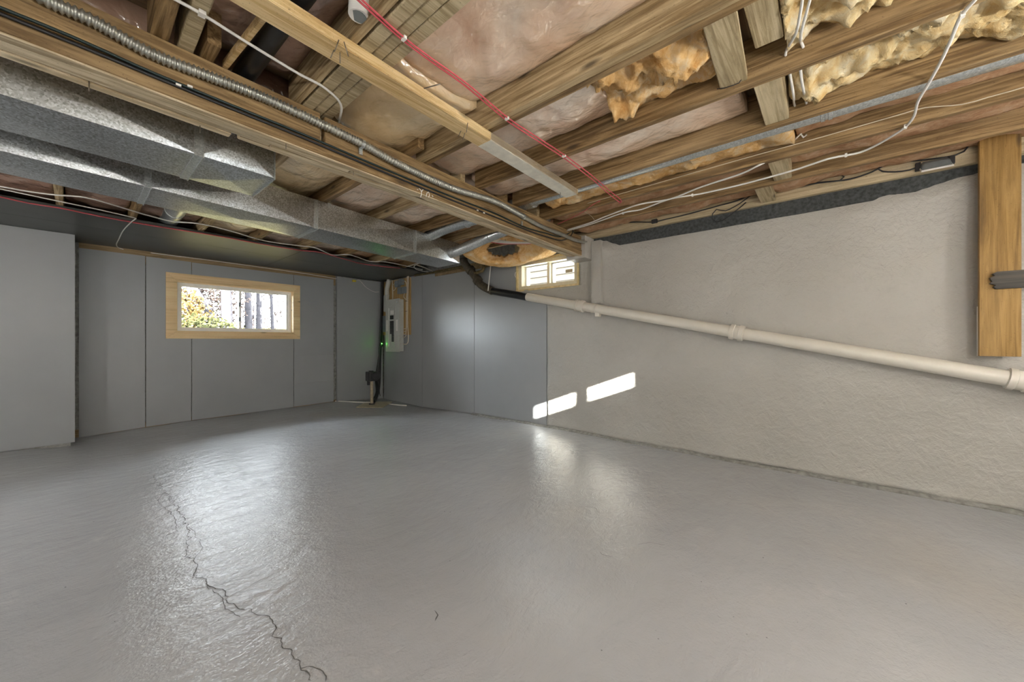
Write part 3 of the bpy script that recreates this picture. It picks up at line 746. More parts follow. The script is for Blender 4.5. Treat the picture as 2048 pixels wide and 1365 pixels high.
round_duct('round_duct', [Vector((2.62, 2.0, 2.31)), Vector((2.60, 2.75, 2.30)), Vector((2.58, 3.02, 2.29)), Vector((2.56, 3.20, 2.27)), Vector((2.55, 3.42, 2.235))], .062, 'bent galvanised round duct dropping onto the long duct', [((2.60, 2.85, 2.297), (0, 1, 0))], group='round branch ducts')
round_duct('round_duct', [Vector((3.10, 2.2, 2.33)), Vector((3.08, 2.62, 2.30)), Vector((3.02, 2.95, 2.24)), Vector((2.90, 3.22, 2.14)), Vector((2.83, 3.40, 2.09))], .056, 'slanted galvanised round duct entering the side of the long duct', [((3.02, 2.95, 2.24), (-.3, 1, -.25)), ((2.852, 3.345, 2.105), (-.4, 1, -.3))], group='round branch ducts')
round_duct('round_duct', [Vector((.62, 3.9, 2.33)), Vector((.62, 4.6, 2.32)), Vector((.63, 5.4, 2.32))], .075, 'shiny round duct between joists above the red cable left of broken joist', [((.62, 4.75, 2.32), (0, 1, 0))], group='round branch ducts')
gp = round_duct('galvanised_pipe', [Vector((2.563, 2.0, 2.295)), Vector((2.563, 1.0, 2.295)), Vector((2.563, 0, 2.295)), Vector((2.563, YB, 2.295))], .056, 'long straight galvanised round pipe running along a joist to the upper right', [((2.563, .03, 2.295), (0, 1, 0)), ((2.563, .06, 2.295), (0, 1, 0))], n=18)
# ================================================================== PIPES
bp = thing('black_drain_pipe', 'thick black plastic drain pipe passing above the strapping board', 'pipe', (.52, 1.2, 2.3))
tube('pipe', 'blackpipe', [(.55, -.4, 2.33), (.535, .9, 2.31), (.515, 1.6, 2.30), (.505, 2.1, 2.295)], .042, bp, 18)
wp = thing('white_pipe_stub', 'short pale pipe stub hanging down beside the red cable', 'pipe', (.66, 1.05, 2.3))
q = PZ(728, 30, 2.26); lathe_between('pipe', 'vinyl', (q.x-.015, q.y+.01, 2.25), (q.x-.01, q.y, 2.44), [(0, .034), (.02, .036), (1, .036)], wp, 18)
lathe_between('bore', 'boxgrey', (q.x-.0152, q.y+.0102, 2.2485), (q.x-.015, q.y+.01, 2.2505), [(0, .028), (1, .028)], wp, 16)
sk = hexa('brace_stick', 'strap', [(.452, 1.36, 2.243), (.470, 1.37, 2.243), (.428, 1.985, 2.243), (.410, 1.98, 2.243), (.452, 1.36, 2.275), (.470, 1.37, 2.275), (.428, 1.985, 2.275), (.410, 1.98, 2.275)], None, .002)
tag(sk, 'thin pale stick nailed aslant left of the black drain pipe', 'stick')
# drain pipe along the right wall
XP = XR-.125
dp = thing('drain_pipe', 'sloping white drain pipe with black upper end along the foamed wall', 'pipe', (XP, 3.6, 1.78))
P0 = PX(985, 582.5, XP); PE = PX(2036, 761, XP)
P1 = PX(1058, 591.5, XP)
u = (PE-P0).normalized()
PE2 = P0+u*(((PE-P0).length)+.9)
def on(px): # point on pipe axis seen at px
    lo, hi = 0., 1.
    for _ in range(40):
        m = (lo+hi)/2; p = P0+(PE2-P0)*m; f = p.x*ca+p.y*sa; r = p.x*sa-p.y*ca
        if CX+F*r/f < px: lo = m
        else: hi = m
    return P0+(PE2-P0)*lo
RP = .050
def seg(name, mat, a, b, prof): return lathe_between(name, mat, a, b, prof, dp, 22)
cyl = lambda r: [(0, r*.97), (.01, r), (.99, r), (1, r*.97)]
seg('black_section', 'blackpipe', on(978), on(1056), cyl(RP*.97)); seg('white_section', 'pvc', on(1055), PE2, cyl(RP))
for px in (1160, 1474, 2041):
    c = on(px); s = .055
    seg('coupling', 'pvc', c-u*s, c+u*s, [(0, RP), (.03, RP+.016), (.30, RP+.017), (.34, RP+.010), (.62, RP+.010), (.66, RP+.018), (.96, RP+.017), (1, RP)])
c = on(1189); seg('clamp', 'pvc', c-u*.03, c+u*.03, [(0, RP), (.05, RP+.004), (.2, RP+.004), (.25, RP+.002), (.75, RP+.002), (.8, RP+.004), (.95, RP+.004), (1, RP)])
c = on(1196); box('cleanout_knob', 'pvc', c.x-.03, c.x+.03, c.y-.025, c.y+.025, c.z-RP-.035, c.z-RP+.012, dp, .008)
# elbows up to the ceiling
el = [on(984), on(976), PX(962, 570, XP), PX(950, 553, XP-.02), PX(940, 540, XP-.05), PX(930, 528, XP-.09), PX(927, 518, XP-.10)]
tube('elbow', 'castiron', el, .056, dp, 16, .02)
for a, b in ((on(980), on(972)), (PX(958, 565, XP-.01), PX(953, 558, XP-.015)), (PX(943, 543, XP-.04), PX(939, 538, XP-.05))):
    d = (b-a).normalized(); m = (a+b)/2; lathe_between('fitting_ring', 'castiron', m-d*.03, m+d*.03, [(0, .056), (.1, .070), (.9, .070), (1, .056)], dp, 16)
tube('branch_trap', 'copper', [PX(946, 548, XP-.03), PX(957, 545, XP-.05), PX(966, 540, XP-.05), PX(967, 528, XP-.05), PX(960, 522, XP-.05), PX(950, 520, XP-.05)], .022, dp, 10, .015)
bm = bmesh.new(); a, b = PX(984, 505, XP-.06), PX(976, 582, XP-.06)
w_ = Vector((0, .009, 0)); add_hexa(bm, [b-w_, b+w_, b+w_+Vector((.003, 0, 0)), b-w_+Vector((.003, 0, 0)), a-w_, a+w_, a+w_+Vector((.003, 0, 0)), a-w_+Vector((.003, 0, 0))])
put(link('hanger_strap', mesh_of(bm, 'strap'), 'white'), dp)
cp = cable('copper_pipe', 'copper', [PX(830, 551, 3.80), PX(880, 543, 3.78), PX(925, 533, 3.74)], .018, 'rusty brown pipe lying along top of right wall near corner', 'pipe', n=10)

# ================================================================== CONDUIT AND CABLES
cpts = [(20, -40), (101, 4), (190, 44), (300, 106), (411, 150), (505, 186), (600, 228), (724.5, 288), (790, 324.5), (900, 375), (988, 403), (1048, 434)]
P = smooth_path([PB(x, y, .026) for x, y in cpts], .0036)
cd = thing('flexible_conduit', 'ribbed grey flexible conduit running along the beam face', 'conduit', P[0])
bm = bmesh.new(); c = P[0]; add_tube(bm, [p-c for p in P], [.0190+.0042*math.sin(i*math.pi/2) for i in range(len(P))], 10)
o = link('ribbed_tube', mesh_of(bm, 'ribbed', True), 'conduit'); o.location = c; put(o, cd)
tube('smooth_tube', 'conduit', [PB(x, y, .026) for x, y in ((1046, 433), (1083, 453), (1127, 471), (1152, 481), (1172, 484.5))], .019, cd, 10)
for px, py in ((724.5, 288), (1047, 434)):
    a = PB(px, py, .026); d = (PB(px+8, py+4, .026)-a).normalized()
    lathe_between('clamp', 'galv2', a-d*.009, a+d*.009, [(0, .0235), (1, .0235)], cd, 12)
    e1 = PB(px-3, py+14, .006); box('clamp_tab', 'galv2', e1.x-.010, e1.x+.010, e1.y-.002, e1.y+.004, e1.z-.02, e1.z+.022, cd)
tj_ = PB(1165, 483, .02)
cab = [(-20, 19), (0, 27), (150, 88), (300, 150), (450, 212), (600, 273), (750, 337), (900, 399), (990, 434), (1050, 459), (1090, 473), (1122, 481), (1140, 474), (1146, 462), (1142, 452)]
cable('cable', 'black', [PB(x, y, .008) for x, y in cab], .0055, 'black cable running low along the beam face, lower of the pair', 'cable', 'black cables on the beam')
cab2 = [(x, y-7-(5 if x < 300 else 0)) for x, y in cab[:9]]+[(1050, 455), (1090, 466), (1120, 474), (1140, 466)]
cable('cable', 'green', [PB(x, y, .008) for x, y in cab2], .0055, 'dark green cable running along the beam face, upper of the pair', 'cable', 'black cables on the beam')
for px, py in ((357, 170), (380, 173), (955, 421), (968, 426)):
    a = PB(px, py, .014); tag(box('cable_staple', 'clip', a.x-.008, a.x+.008, a.y-.003, a.y+.003, a.z-.004, a.z+.004), {357: 'white staple on the beam cables, leftmost of the four', 380: 'white staple on the beam cables, second from left', 955: 'white staple on the beam cables, third from left', 968: 'white staple on the beam cables, nearest the right wall'}[px], 'staple', 'staples on the beam cables')
zc = ZJ-.007
wc = [(300, -28), (353, 0), (404, 28), (496, 86), (600, 149), (641, 170), (675, 198), (683, 216), (681, 230)]
cable('cable', 'white', [PZ(x, y, zc) for x, y in wc]+[PZ(678, 244, 2.30), PZ(676, 250, 2.36)], .0058, 'white cable crossing above the beam beside the black drain pipe', 'cable')
a = PZ(404, 28, zc-.004); tag(box('cable_staple', 'clip', a.x-.010, a.x+.010, a.y-.012, a.y+.012, a.z-.006, a.z+.008), 'grey clip holding white cable under the rough pale joist', 'staple')
rc = [(690, -27), (720, 0), (800, 72), (860, 118), (935, 172), (1014, 238), (1062, 270), (1128, 313), (1185, 356), (1215, 382), (1240, 402)]
rt = thing('red_cable', 'twin red cable stretched diagonally across the joists', 'cable', PZ(720, 0, zc))
for k in (-1, 1):
    tube('strand', 'red', [PZ(x+k*2.0, y-k*2.0, zc) for x, y in rc]+([PZ(1243, 404, zc), PZ(1238, 408, zc+.01)]), .0042, rt, 6)
for px, py in ((808, 78), (1014, 238), (1128, 313)):
    a = PZ(px, py, zc-.004); box('clip', 'clip', a.x-.006, a.x+.006, a.y-.011, a.y+.011, a.z-.004, a.z+.008, rt)
cable('red_wire', 'red', [PZ(1115, 449, 2.22), PZ(1145, 435, 2.22), PZ(1168, 423, 2.225), PZ(1185, 410, 2.236), PZ(1200, 402, 2.238)], .003, 'thin red wire fraying near the beam and rim joist', 'wire')
cable('bare_wire', 'cream', [PZ(1168, 423, 2.225), PZ(1182, 432, 2.23), PZ(1190, 442, 2.232)], .0016, 'thin pale wire curling down from the red wire', 'wire')
wl = [(1130, 463), (1180, 449), (1246, 426), (1283, 419), (1341, 398), (1400, 388), (1480, 370), (1583, 342), (1656, 318), (1692, 311), (1720, 305), (1748, 293), (1780, 275), (1811, 254), (1828, 232), (1836, 203), (1856, 169), (1880, 126), (1900, 84), (1922, 32), (1950, 0), (1975, -35)]
wcb = thing('white_cable', 'long white cable curving up past galvanised pipe to the upper right', 'cable', PZ(1180, 449, 2.225))
tube('cable_run', 'white', [PZ(x, y, 2.228) for x, y in wl], .0062, wcb, 8)
for px, py in ((1385, 391), (1692, 311), (1811, 254), (1925, 30), (1246, 427)):
    a = PZ(px, py, 2.226); box('clip', 'clip', a.x-.009, a.x+.009, a.y-.006, a.y+.006, a.z-.008, a.z+.011, wcb)
cable('white_cable', 'white', [PZ(x, y, 2.230) for x, y in ((1135, 460), (1180, 446), (1209, 434), (1246, 420), (1283, 408), (1341, 398), (1400, 375), (1480, 348.5), (1517, 331))]+[PZ(1530, 325, 2.245)], .0062, 'second white cable branching up to the small wood block', 'cable')
cable('thin_wire', 'cream', [PX(x, y, 2.908) for x, y in ((1175, 407), (1300, 371), (1480, 319.5), (1630, 278), (1780, 235), (1811, 226), (1850, 215.5), (1924, 209), (1975, 195), (2048, 174.5), (2110, 150))], .0024, 'thin pale bell wire along the joist right of galvanised pipe', 'wire')
cd1 = [PZ(1608, -20, 2.27), PZ(1605, 0, 2.27), PZ(1600, 30, 2.27), PZ(1592, 66, 2.275), PX(1573, 100, 1.975), PX(1571, 109, 1.985), PX(1572, 113, 2.0)]
cable('loose_cord', 'white', cd1, .0055, 'left of two white cords hanging above the chunky wood block', 'cord', 'loose white cords')
cable('loose_cord', 'white', [PZ(1625, -20, 2.27), PZ(1620, 0, 2.27), PZ(1611, 32, 2.27), PZ(1602, 68, 2.275), PX(1602, 84, 1.972), PX(1606, 93, 1.985), PX(1607, 97, 2.0)], .0055, 'right of two white cords hanging above the chunky wood block', 'cord', 'loose white cords')
cable('loose_cord', 'white', [PZ(1580, 148, 2.262), PZ(1583, 165, 2.262), PZ(1587, 190, 2.262), PX(1588, 206, 2.45), PX(1590, 213, 2.462), PX(1592, 217, 2.48)], .0055, 'left of two white cords dropping behind the galvanised pipe', 'cord', 'loose white cords')
cable('loose_cord', 'white', [PZ(1601, 140, 2.262), PZ(1603, 158, 2.262), PZ(1607, 180, 2.262), PX(1612, 201, 2.45), PX(1613, 208, 2.462), PX(1614, 211, 2.48)], .0055, 'right of two white cords dropping behind the galvanised pipe', 'cord', 'loose white cords')
cable('loose_cord', 'white', [PX(1588, 282, 2.915), PX(1594, 275, 2.90), PX(1603, 266, 2.87), PX(1605, 250, 2.84), PX(1603, 243, 2.84), PX(1600, 252, 2.86), PX(1601, 268, 2.89), PX(1607, 275, 2.90), PX(1613, 270, 2.915)], .005, 'small white cord loop just below the galvanised pipe', 'cord', 'loose white cords')
XSI = 3.815
bk = [(1125, 470), (1180, 462), (1253, 446), (1304, 444.5), (1331, 439), (1378, 428), (1429, 414), (1473, 402), (1502, 389), (1530, 378), (1550, 372), (1597, 369), (1663, 363), (1700, 358.5), (1744, 344), (1780, 325), (1810, 320), (1845, 321)]
cable('black_cable', 'black', [PX(x, y, XSI) for x, y in bk], .0055, 'black cable running along the rim joist to the flood lamp', 'cable')
cable('black_cable', 'black', [PX(x, y, XSI-.004) for x, y in ((1500, 392), (1480, 407), (1451, 422), (1433, 419), (1425, 428), (1424, 438), (1432, 444.5), (1444, 442), (1473, 421), (1492, 405))], .0045, 'black cable loop dangling in front of the foamed wall top', 'cable')
cable('black_cable', 'black', [PX(x, y, XSI-.006) for x, y in ((1590, 371), (1630, 365), (1660, 352), (1680, 349), (1688, 354), (1680, 361), (1640, 366), (1600, 372))], .005, 'coiled black cable bunch on rim joist right of small block', 'cable')
cable('black_cable', 'black', [PX(x, y, XSI-.008) for x, y in ((1846, 330), (1820, 340), (1790, 344), (1765, 343), (1756, 338), (1765, 328), (1790, 322), (1812, 322), (1840, 321), (1880, 316), (1910, 311), (1928, 303), (1937, 292), (1934, 284))], .005, 'black flood lamp cord looped on the rim joist by post', 'cable')
a = PX(1309, 443, XSI-.008)
jk = tag(box('cable_connector', 'black', a.x-.012, a.x+.012, a.y-.028, a.y+.028, a.z-.02, a.z+.02, bev=.005), 'black cable connector in the middle of rim joist cable', 'connector')
# cables near the black boards
zb = 2.213
rr = [(-30, 388), (0, 394), (60, 407), (128, 418), (200, 433), (300, 451), (390, 465), (450, 475), (520, 488), (600, 501), (640, 505), (690, 519), (730, 529), (800, 537)]
cable('red_cable', 'red', [PZ(x, y, zb) for x, y in rr], .0052, 'red cable stapled along the edge of the black ceiling boards', 'cable')
cable('white_cable', 'white', [PZ(x, y, 2.228) for x, y in ((-30, 372), (0, 373), (50, 382), (110, 390), (170, 395), (230, 411), (272, 424), (300, 432), (345, 443), (400, 448), (460, 462), (530, 482), (600, 492), (630, 496), (665, 510), (700, 510), (740, 523), (770, 524), (815, 533), (845, 540))], .0058, 'white cable winding between the long duct and black boards', 'cable')
dr = [PZ(x, y, 2.226) for x, y in ((-30, 373), (0, 378), (100, 399), (200, 420), (265, 435), (272, 437))]+[PZ(262, 445, 2.210), PZ(246, 462, 2.205), PZ(238, 478, 2.205), PZ(233, 490, 2.205), PZ(240, 497, 2.205), PZ(265, 503, 2.205), PZ(300, 506, 2.205)]
d_ = [PY(x, y, YL-.012) for x, y in ((420, 521), (600, 546), (700, 562))]
cable('drooping_cable', 'white', dr+[PZ(340, 511, 2.204)]+d_+[PY(718, 561, YL-.05), PY(732, 575, YL-.05), PY(748, 584, YL-.05), PY(758, 584, YL-.06)], .0048, 'white cord drooping in a loop across the black boards toward the panel', 'cord')
a = PY(708, 562, YL-.05); tag(box('yellow_connector', 'yellow', a.x-.03, a.x+.03, a.y-.02, a.y+.012, a.z-.02, a.z+.014, bev=.004), 'small yellow cord connector under the black board near panel', 'connector')
for k, pts in enumerate((((815, 533), (840, 526), (828, 533), (835, 540), (858, 545)), ((832, 530), (850, 536), (870, 545)), ((860, 548), (835, 551), (822, 556)))):
    cable('corner_cable', ['white', 'cream', 'red'][k], [PZ(x, y, 2.214-.003*k) for x, y in pts], .005, ['white cable curl in the corner above the panel', 'cream cable strand in the corner above the panel', 'red cable strand running down to corner above panel'][k], 'cable')
# ================================================================== ELECTRICAL CORNER
bb = box('plywood_backboard', 'ply', XR-.028, XR-.001, 5.685, 6.575, 1.19, 2.20, bev=.002); tag(bb, 'plywood board behind the electrical panel in the corner', 'board')
ep = thing('electrical_panel', 'tall grey electrical breaker panel mounted in the corner', 'breaker panel', (XR-.03, 6.08, .89))
EX = XR-.03
box('cabinet', 'pgrey', EX-.085, EX, 5.872, 6.288, .895, 1.825, ep, .004)
cov = box('cover', 'pgrey', EX-.100, EX-.085, 5.855, 6.305, .885, 1.835, ep, .003)
bm = bmesh.new(); frame_rect(bm, 'x', EX-.107, EX-.0995, 5.975, 6.205, .96, 1.70, .022); put(link('door_frame', mesh_of(bm, 'df'), 'pgrey'), cov)
box('door_strip', 'label', EX-.109, EX-.1065, 6.185, 6.197, .98, 1.68, cov)
box('main_breaker', 'black', EX-.118, EX-.0995, 6.04, 6.13, 1.47, 1.54, cov, .003); box('main_label', 'label', EX-.104, EX-.0995, 6.03, 6.14, 1.56, 1.63, cov)
bx = None
for k in range(26):
    col, row = (0, k) if k < 10 else (1, k-10)
    y = 6.115-.058*col; z = 1.43-.0235*row-(.0 if col == 0 else .0)
    if bx is None: bx = box('breaker', 'black', EX-.115, EX-.0995, y-.024, y+.024, z-.0105, z+.0105, cov)
    else:
        c = bx.copy(); COL.objects.link(c); c.location = bx.location+Vector((0, (y-6.115), z-1.43))
for k in range(2):
    y = 6.085-.11*k*0
box('side_label', 'label', EX-.1035, EX-.0995, 6.235, 6.275, 1.26, 1.46, cov); box('side_label', 'label', EX-.1035, EX-.0995, 5.905, 5.955, 1.26, 1.46, cov)
lathe_between('lock', 'galv2', (EX-.100, 5.93, 1.77), (EX-.108, 5.93, 1.77), [(0, .016), (1, .014)], cov, 12)
mb = thing('conduit_body', 'grey conduit fitting with bent pipe left of the electrical panel', 'conduit', (XR-.06, 6.40, 1.6))
box('fitting_box', 'pgrey', XR-.11, XR-.03, 6.325, 6.43, 1.62, 1.94, mb, .03)
tube('bent_pipe', 'pgrey', [(XR-.07, 6.35, 1.92), (XR-.07, 6.36, 2.02), (XR-.08, 6.31, 2.12), (XR-.09, 6.24, 2.21)], .042, mb, 14)
tube('nipple', 'pgrey', [(XR-.07, 6.34, 1.69), (XR-.07, 6.28, 1.69)], .03, mb, 12)
dk = box('disconnect_box', 'boxgrey', XR-.09, XR-.03, 6.34, 6.50, 1.25, 1.55, bev=.005); tag(dk, 'dark grey box behind left edge of electrical panel', 'box')
for k, (y, z, s, lb) in enumerate(((6.02, 2.11, .11, 'dark grey octagon junction box above the panel'), (5.90, 2.13, .10, 'grey junction box with knob, uppermost above the panel'), (5.93, 1.98, .11, 'grey junction box just left above the panel'), (5.80, 1.98, .11, 'grey junction box right above the panel side'))):
    jb = thing('junction_box', lb, 'junction box', (XR-.03, y, z), 'junction boxes above the panel')
    box('body', 'boxgrey', XR-.085, XR-.03, y-s/2, y+s/2, z-s/2, z+s/2, jb, .008); box('cover', 'boxgrey', XR-.089, XR-.085, y-s/2-.003, y+s/2+.003, z-s/2-.003, z+s/2+.003, jb, .002)
xc = XR-.05
tags = 'cream wires around the panel'
def wire(pts, lb, r=.0075): cable('panel_wire', 'cream', [(xc-.012*(i % 2)*0, y, z) for i, (y, z) in enumerate(pts)], r, lb, 'wire', tags)
for k in range(4): wire([(5.70+.012*k, 2.22), (5.70+.01*k, 2.05), (5.735+.008*k, 1.80), (5.74+.008*k, 1.55), (5.735+.01*k, 1.35), (5.78, 1.30-.045*k), (5.86, 1.30-.05*k)], ['cream wire looping into the panel side, topmost', 'cream wire looping into the panel side, second', 'cream wire looping into the panel side, third', 'cream wire looping into the panel side, fourth'][k])
wire([(5.69, 2.22), (5.715, 1.85), (5.72, 1.40), (5.70, 1.12), (5.73, 1.04), (5.80, 1.02), (5.86, 1.03)], 'cream wire with the lowest loop into panel side', .009)
wire([(6.215, 2.2), (6.20, 2.05), (6.195, 1.93), (6.20, 1.83)], 'cream wire dropping straight into panel top left', .010)
wire([(6.20, 2.0), (6.12, 2.02), (6.06, 2.08)], 'short cream wire curving to the octagon junction box, lower'); wire([(6.20, 2.10), (6.14, 2.13), (6.07, 2.13)], 'short cream wire curving to the octagon junction box, upper')
wire([(5.82, 1.925), (5.84, 1.86), (5.80, 1.83), (5.75, 1.80)], 'short cream wire looping below the right junction box')
wire([(5.85, 2.13), (5.80, 2.14), (5.755, 2.08), (5.75, 1.95)], 'short cream wire arching right of uppermost junction box')
for k in range(2): tag(box('cable_tie', 'black', xc-.014, xc+.006, 5.725, 5.785, 1.78-.18*k, 1.786-.18*k), ['upper black tie around the cream wires', 'lower black tie around the cream wires'][k], 'cable tie')
for k in range(4):
    o_ = .024*k
    cable('black_hose', 'black', [(3.80-o_*.4, 6.52-.01*k, 2.20), (3.79-o_*.4, 6.52-.012*k, 1.7), (3.76-o_*.5, 6.50-.014*k, 1.25), (3.72-o_*.6, 6.47-.014*k, .8), (3.68-o_, 6.42, .40), (3.60-o_, 6.32-.02*k, .17), (3.45-o_*.6, 6.15, .05), (3.34, 6.02, .035+.012*k)], (.028, .024, .017, .013)[k],
          ['thick black hose down the corner, nearest the window wall', 'thick black hose down the corner, second from window wall', 'thin black cable in the corner bundle, inner', 'thin black cable in the corner bundle, outermost'][k], 'hose', 'black hoses in the corner', n=8)
# sump pump
spz = floor_z(3.28, 5.95)
sp = thing('sump_pump', 'black motor sump pump on a tan pole over a square cover plate', 'pump', (3.28, 5.96, spz))
pc = [PZ(712, 814.5, spz+.012), PZ(766, 814.5, spz+.012), PZ(784, 803.5, spz+.012), PZ(733, 803.5, spz+.012)]
hexa('cover_plate', 'tan', [p-Vector((0, 0, .014)) for p in pc]+pc, sp, .002)
tube('pole', 'tan', [(3.28, 5.96, spz), (3.275, 5.96, .42)], .026, sp, 12)
lathe_between('pole_ring', 'black', (3.279, 5.96, spz+.012), (3.279, 5.96, spz+.03), [(0, .05), (1, .045)], sp, 14)
box('motor_housing', 'black', 3.195, 3.345, 5.89, 6.03, .405, .565, sp, .018)
lathe_between('motor_end', 'black', (3.305, 5.87, .485), (3.325, 6.03, .485), [(0, .06), (.1, .075), (.9, .075), (1, .06)], sp, 16)
box('motor_cap', 'black', 3.235, 3.295, 5.93, 5.99, .562, .58, sp, .006); box('float_switch', 'black', 3.20, 3.235, 5.94, 5.98, .34, .41, sp, .006)
tube('power_cord', 'black', [(3.345, 5.93, .45), (3.39, 5.92, .33), (3.42, 5.96, .20), (3.48, 6.04, .12), (3.54, 6.15, .13)], .006, sp, 6)
fp = cable('floor_conduit', 'white', [ground(655, 806)+Vector((0, 0, .012)), ground(735, 807)+Vector((0, 0, .012)), ground(813, 807.5)+Vector((0, 0, .012))], .011, 'thin white pipe lying on floor across the corner behind pump', 'pipe', n=8)
# green indicator
gl = thing('pump_alarm', 'small dark pump alarm box with a green light beside the hoses', 'alarm', (3.72, 6.40, 1.02))
box('case', 'black', 3.70, 3.745, 6.395, 6.43, .98, 1.06, gl, .004)
lathe_between('led', 'led', (3.715, 6.395, 1.03), (3.713, 6.385, 1.03), [(0, .007), (.7, .006), (1, .002)], gl, 10)
ld = bpy.data.lights.new('green_led_light', 'POINT'); ld.energy = .22; ld.color = (.12, 1, .08); ld.shadow_soft_size = .01
lo = bpy.data.objects.new('green_led_light', ld); COL.objects.link(lo); lo.location = (3.705, 6.365, 1.03)
# ================================================================== POST, FLOODLIGHT
po = thing('board_post', 'wide amber plank hanging upright before the foamed wall at right', 'board', (3.74, -.755, .98))
box('plank', 'post', 3.722, 3.760, -.836, -.674, .985, 2.42, po, .002)
box('edge_strip', 'vinyl', 3.7615, 3.766, -.676, -.671, .985, 1.3, po)
cp_ = thing('cross_board', 'short splintered dark board end nailed onto the amber plank', 'board', (3.71, -.95, 1.45))
bm = bmesh.new(); n = 9; prof = []
for i in range(n+1):
    z = 1.40+.105*i/n; prof.append((-.70-.03*random.random()-.05*abs(i/n-.5), z))
vs = []
for xx in (3.690, 3.7195):
    vs.append([bm.verts.new((xx, -1.25, 1.40))]+[bm.verts.new((xx, y, z)) for y, z in prof]+[bm.verts.new((xx, -1.25, 1.505))])
bm.faces.new(vs[0]); bm.faces.new(vs[1][::-1])
for k in range(len(vs[0])): bm.faces.new((vs[0][k], vs[1][k], vs[1][(k+1) % len(vs[0])], vs[0][(k+1) % len(vs[0])]))
put(link('board', mesh_of(bm, 'board'), 'oldwood'), cp_)
fl_ = thing('flood_lamp', 'small black flood lamp with white face screwed to the rim joist', 'lamp', (3.79, -.5, 2.25))
hexa('housing', 'boxgrey', [(3.715, -.565, 2.222), (3.785, -.565, 2.262), (3.785, -.425, 2.262), (3.715, -.425, 2.222), (3.745, -.555, 2.275), (3.805, -.555, 2.31), (3.805, -.435, 2.31), (3.745, -.435, 2.275)], fl_, .004)
hexa('lens', 'label', [(3.708, -.568, 2.212), (3.786, -.568, 2.256), (3.786, -.422, 2.256), (3.708, -.422, 2.212), (3.7075, -.566, 2.2215), (3.784, -.566, 2.2635), (3.784, -.424, 2.2635), (3.7075, -.424, 2.2215)], fl_)
box('bracket', 'black', 3.79, 3.822, -.585, -.56, 2.255, 2.31, fl_, .003); box('bracket', 'black', 3.79, 3.822, -.43, -.405, 2.255, 2.31, fl_, .003)
# ================================================================== FILL_LAMPS (unseen bulbs added out of frame for general fill)
for i, (loc, wts) in enumerate(FILL_LAMPS):
    t = thing('added_fill_bulb', ['added unseen fill bulb behind the viewer', 'added unseen fill bulb at the left of the viewer', 'added unseen fill bulb beside the right wall window', 'added unseen fill bulb far left of window wall'][i], 'lamp', loc, 'added fill bulbs')
    x, y, z = loc
    lathe_between('bulb', 'bulb', (x, y, z-.06), (x, y, z+.05), [(0, .006), (.08, .022), (.3, .032), (.55, .030), (.85, .015), (1, .014)], t, 14)
    lathe_between('socket', 'black', (x, y, z+.045), (x, y, z+.11), [(0, .018), (.8, .018), (1, .008)], t, 12)
    tube('flex', 'white', [(x, y, z+.10), (x, y, ZS-.01)], .003, t, 5)
    l = bpy.data.lights.new('fill_light', 'POINT'); l.energy = wts; l.color = FILL_COL; l.shadow_soft_size = .06
    q = bpy.data.objects.new('fill_light', l); COL.objects.link(q); q.location = (x, y, z-.15)
# ================================================================== OUTDOORS
M['grass'] = plain('autumn grass', (.06, .05, .022), .9, 0, .4, 4)
M['bark'] = plain('grey bark', (.034, .032, .036), .9, 0, .3, 12, .5)
M['leafy'] = plain('yellow leaves', (.065, .043, .016), .7, 0, .5, 3)
M['leafg'] = plain('green leaves', (.024, .025, .011), .7, 0, .5, 3)
M['leafp'] = plain('faded leaves', (.036, .027, .024), .7, 0, .5, 3)
M['siding'] = plain('cream siding', (.036, .031, .025), .6, 0, .05, 6)
for k_ in ('grass', 'bark', 'leafy', 'leafg', 'leafp', 'siding'): M[k_].node_tree.nodes['Principled BSDF'].inputs['Specular IOR Level'].default_value = 0
gr = thing('yard', 'autumn lawn outside the left window', 'ground', (0, 20, 1.0))
def yard():
    bm = bmesh.new(); nx, ny = 24, 24; g = [[bm.verts.new((-30+64*i/nx, YL+.25+50*j/ny, 1.05+.035*j*50/ny+.15*nz(i*.7, j*.7))) for j in range(ny+1)] for i in range(nx+1)]
    for i in range(nx+1): g[i][0].co.z = 1.05
    for i in range(nx):
        for j in range(ny): bm.faces.new((g[i][j], g[i+1][j], g[i+1][j+1], g[i][j+1]))
    put(link('lawn', mesh_of(bm, 'lawn', True), 'grass'), gr)
yard()
def tree(x, y, h, r, lean, seed, label, group='bare trees outside'):
    rnd = random.Random(seed); base = Vector((x, y, 1.0+.035*(y-YL)))
    t = thing('tree', label, 'tree', base, group); top = base+Vector((lean[0], lean[1], h))
    mid = base+(top-base)*.5+Vector((.1*rnd.uniform(-1, 1)*h*.3, 0, 0))
    tube('trunk', 'bark', [base-Vector((0, 0, .2)), base+(mid-base)*.5, mid, top], lambda k: r*(1-.75*k), t, 9, .25)
    bm = bmesh.new()
    for k in range(26):
        f = rnd.uniform(.22, .95); a = base+(top-base)*f; an = rnd.uniform(0, 6.28); L = h*rnd.uniform(.15, .38)
        d = Vector((math.cos(an), .5*math.sin(an), rnd.uniform(.25, .9))).normalized()
        p = [a-base, a-base+d*L*.5+Vector((0, 0, .05)), a-base+d*L+Vector((rnd.uniform(-.2, .2), 0, rnd.uniform(-.1, .3)))]
        add_tube(bm, p, [r*.30*(1-f*.5), r*.17, r*.05], 5)
        for _ in range(4):
            g_ = rnd.uniform(.3, 1); s = p[0]+(p[2]-p[0])*g_; dd = (d+Vector((rnd.uniform(-1, 1), rnd.uniform(-.6, .6), rnd.uniform(-.3, .8)))).normalized()
            add_tube(bm, [s, s+dd*L*.25, s+dd*L*.5+Vector((0, 0, .08))], [r*.10, r*.06, r*.02], 4)
    put(link('branches', mesh_of(bm, 'branches', True), 'bark', loc=base), t)
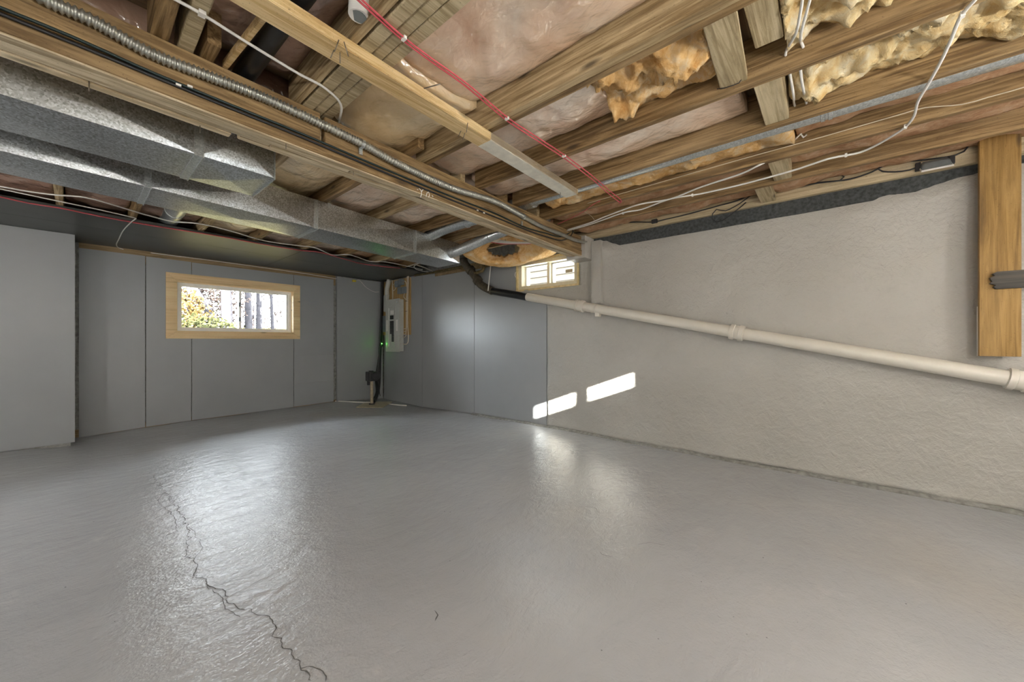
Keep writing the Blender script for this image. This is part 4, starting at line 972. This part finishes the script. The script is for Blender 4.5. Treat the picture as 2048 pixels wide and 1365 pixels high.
tree(2.86, 13.2, 6.5, .15, (.12, .2, 0), 1, 'thick pale tree trunk outside just left of window centre bar')
tree(2.80, 13.0, 4.2, .11, (-2.6, .3), 2, 'leaning pale tree trunk outside the left pane')
tree(3.82, 15.0, 6.5, .12, (.2, .3), 3, 'slim tree outside the left half of right pane')
tree(4.40, 16.0, 6, .11, (.2, .1), 4, 'forked bare tree outside the middle of right pane')
tree(5.45, 18.0, 6, .07, (-.3, .1), 5, 'thin bare tree outside near the right pane edge')
def shrub(x, y, w, h, mat, seed, label, n=1500, z=None):
    rnd = random.Random(seed); bz = 1.0+.035*(y-YL) if z is None else z
    t = thing('shrub', label, 'shrub', (x, y, bz), 'shrubs outside'); bm = bmesh.new()
    for k in range(n):
        u = Vector((rnd.gauss(0, 1), rnd.gauss(0, 1), rnd.gauss(0, 1))).normalized()*rnd.uniform(.35, 1)**.5
        u *= 1+.25*nz(u.x*3+seed, u.y*3, u.z*3)
        c = Vector((u.x*w, u.y*w*.6, h*.5+u.z*h*.5)); s = rnd.uniform(.03, .065)
        a = Vector((rnd.uniform(-1, 1), rnd.uniform(-1, 1), rnd.uniform(-1, 1))).normalized(); b = a.orthogonal().normalized()
        vs = [bm.verts.new(c+a*s), bm.verts.new(c+b*s*.6), bm.verts.new(c-a*s), bm.verts.new(c-b*s*.6)]; bm.faces.new(vs)
    o = put(link('foliage', mesh_of(bm, 'foliage'), mat, loc=(x, y, bz)), t); o['kind'] = 'stuff'
    tube('stem', 'bark', [(x, y, bz-.05), (x, y, bz+h*.45)], .04, t, 6)
shrub(1.3, 12.5, 1.1, 1.25, 'leafy', 1, 'yellow shrub outside low in the left pane', 2200)
shrub(2.2, 14.5, 1.5, 2.0, 'leafp', 2, 'faded orange shrub outside behind the leaning trunk', 2500)
shrub(2.0, 16.5, 1.6, 3.2, 'leafp', 3, 'tall pale shrub outside at the upper left of left pane', 2200)
shrub(3.0, 17.5, .9, 3.4, 'leafg', 4, 'dark evergreen shrub outside between the trunks', 1300)
shrub(5.0, 19.0, 1.7, 2.6, 'leafp', 5, 'pale thicket outside behind the forked tree', 2600)
shrub(1.5, 10.4, 1.0, .5, 'leafg', 6, 'low green shrub outside along the window bottom', 900)
# neighbour's siding seen through the small window
ns = thing('neighbour_wall', 'cream lap siding of the house next door outside small window', 'building', (7.2, 3.4, .5))
box('sheathing', 'siding', 7.24, 7.5, .2, 6.6, .3, 4.2, ns)
sb = None
for k in range(24):
    z = .5+.15*k
    if sb is None:
        sb = hexa('siding_board', 'siding', [(7.20, .2, z), (7.235, .2, z), (7.235, 6.6, z), (7.20, 6.6, z), (7.226, .2, z+.16), (7.24, .2, z+.16), (7.24, 6.6, z+.16), (7.226, 6.6, z+.16)], ns); z0_ = sb.location.z; k0 = z
    else:
        c = sb.copy(); COL.objects.link(c); c.location.z = z0_+z-k0
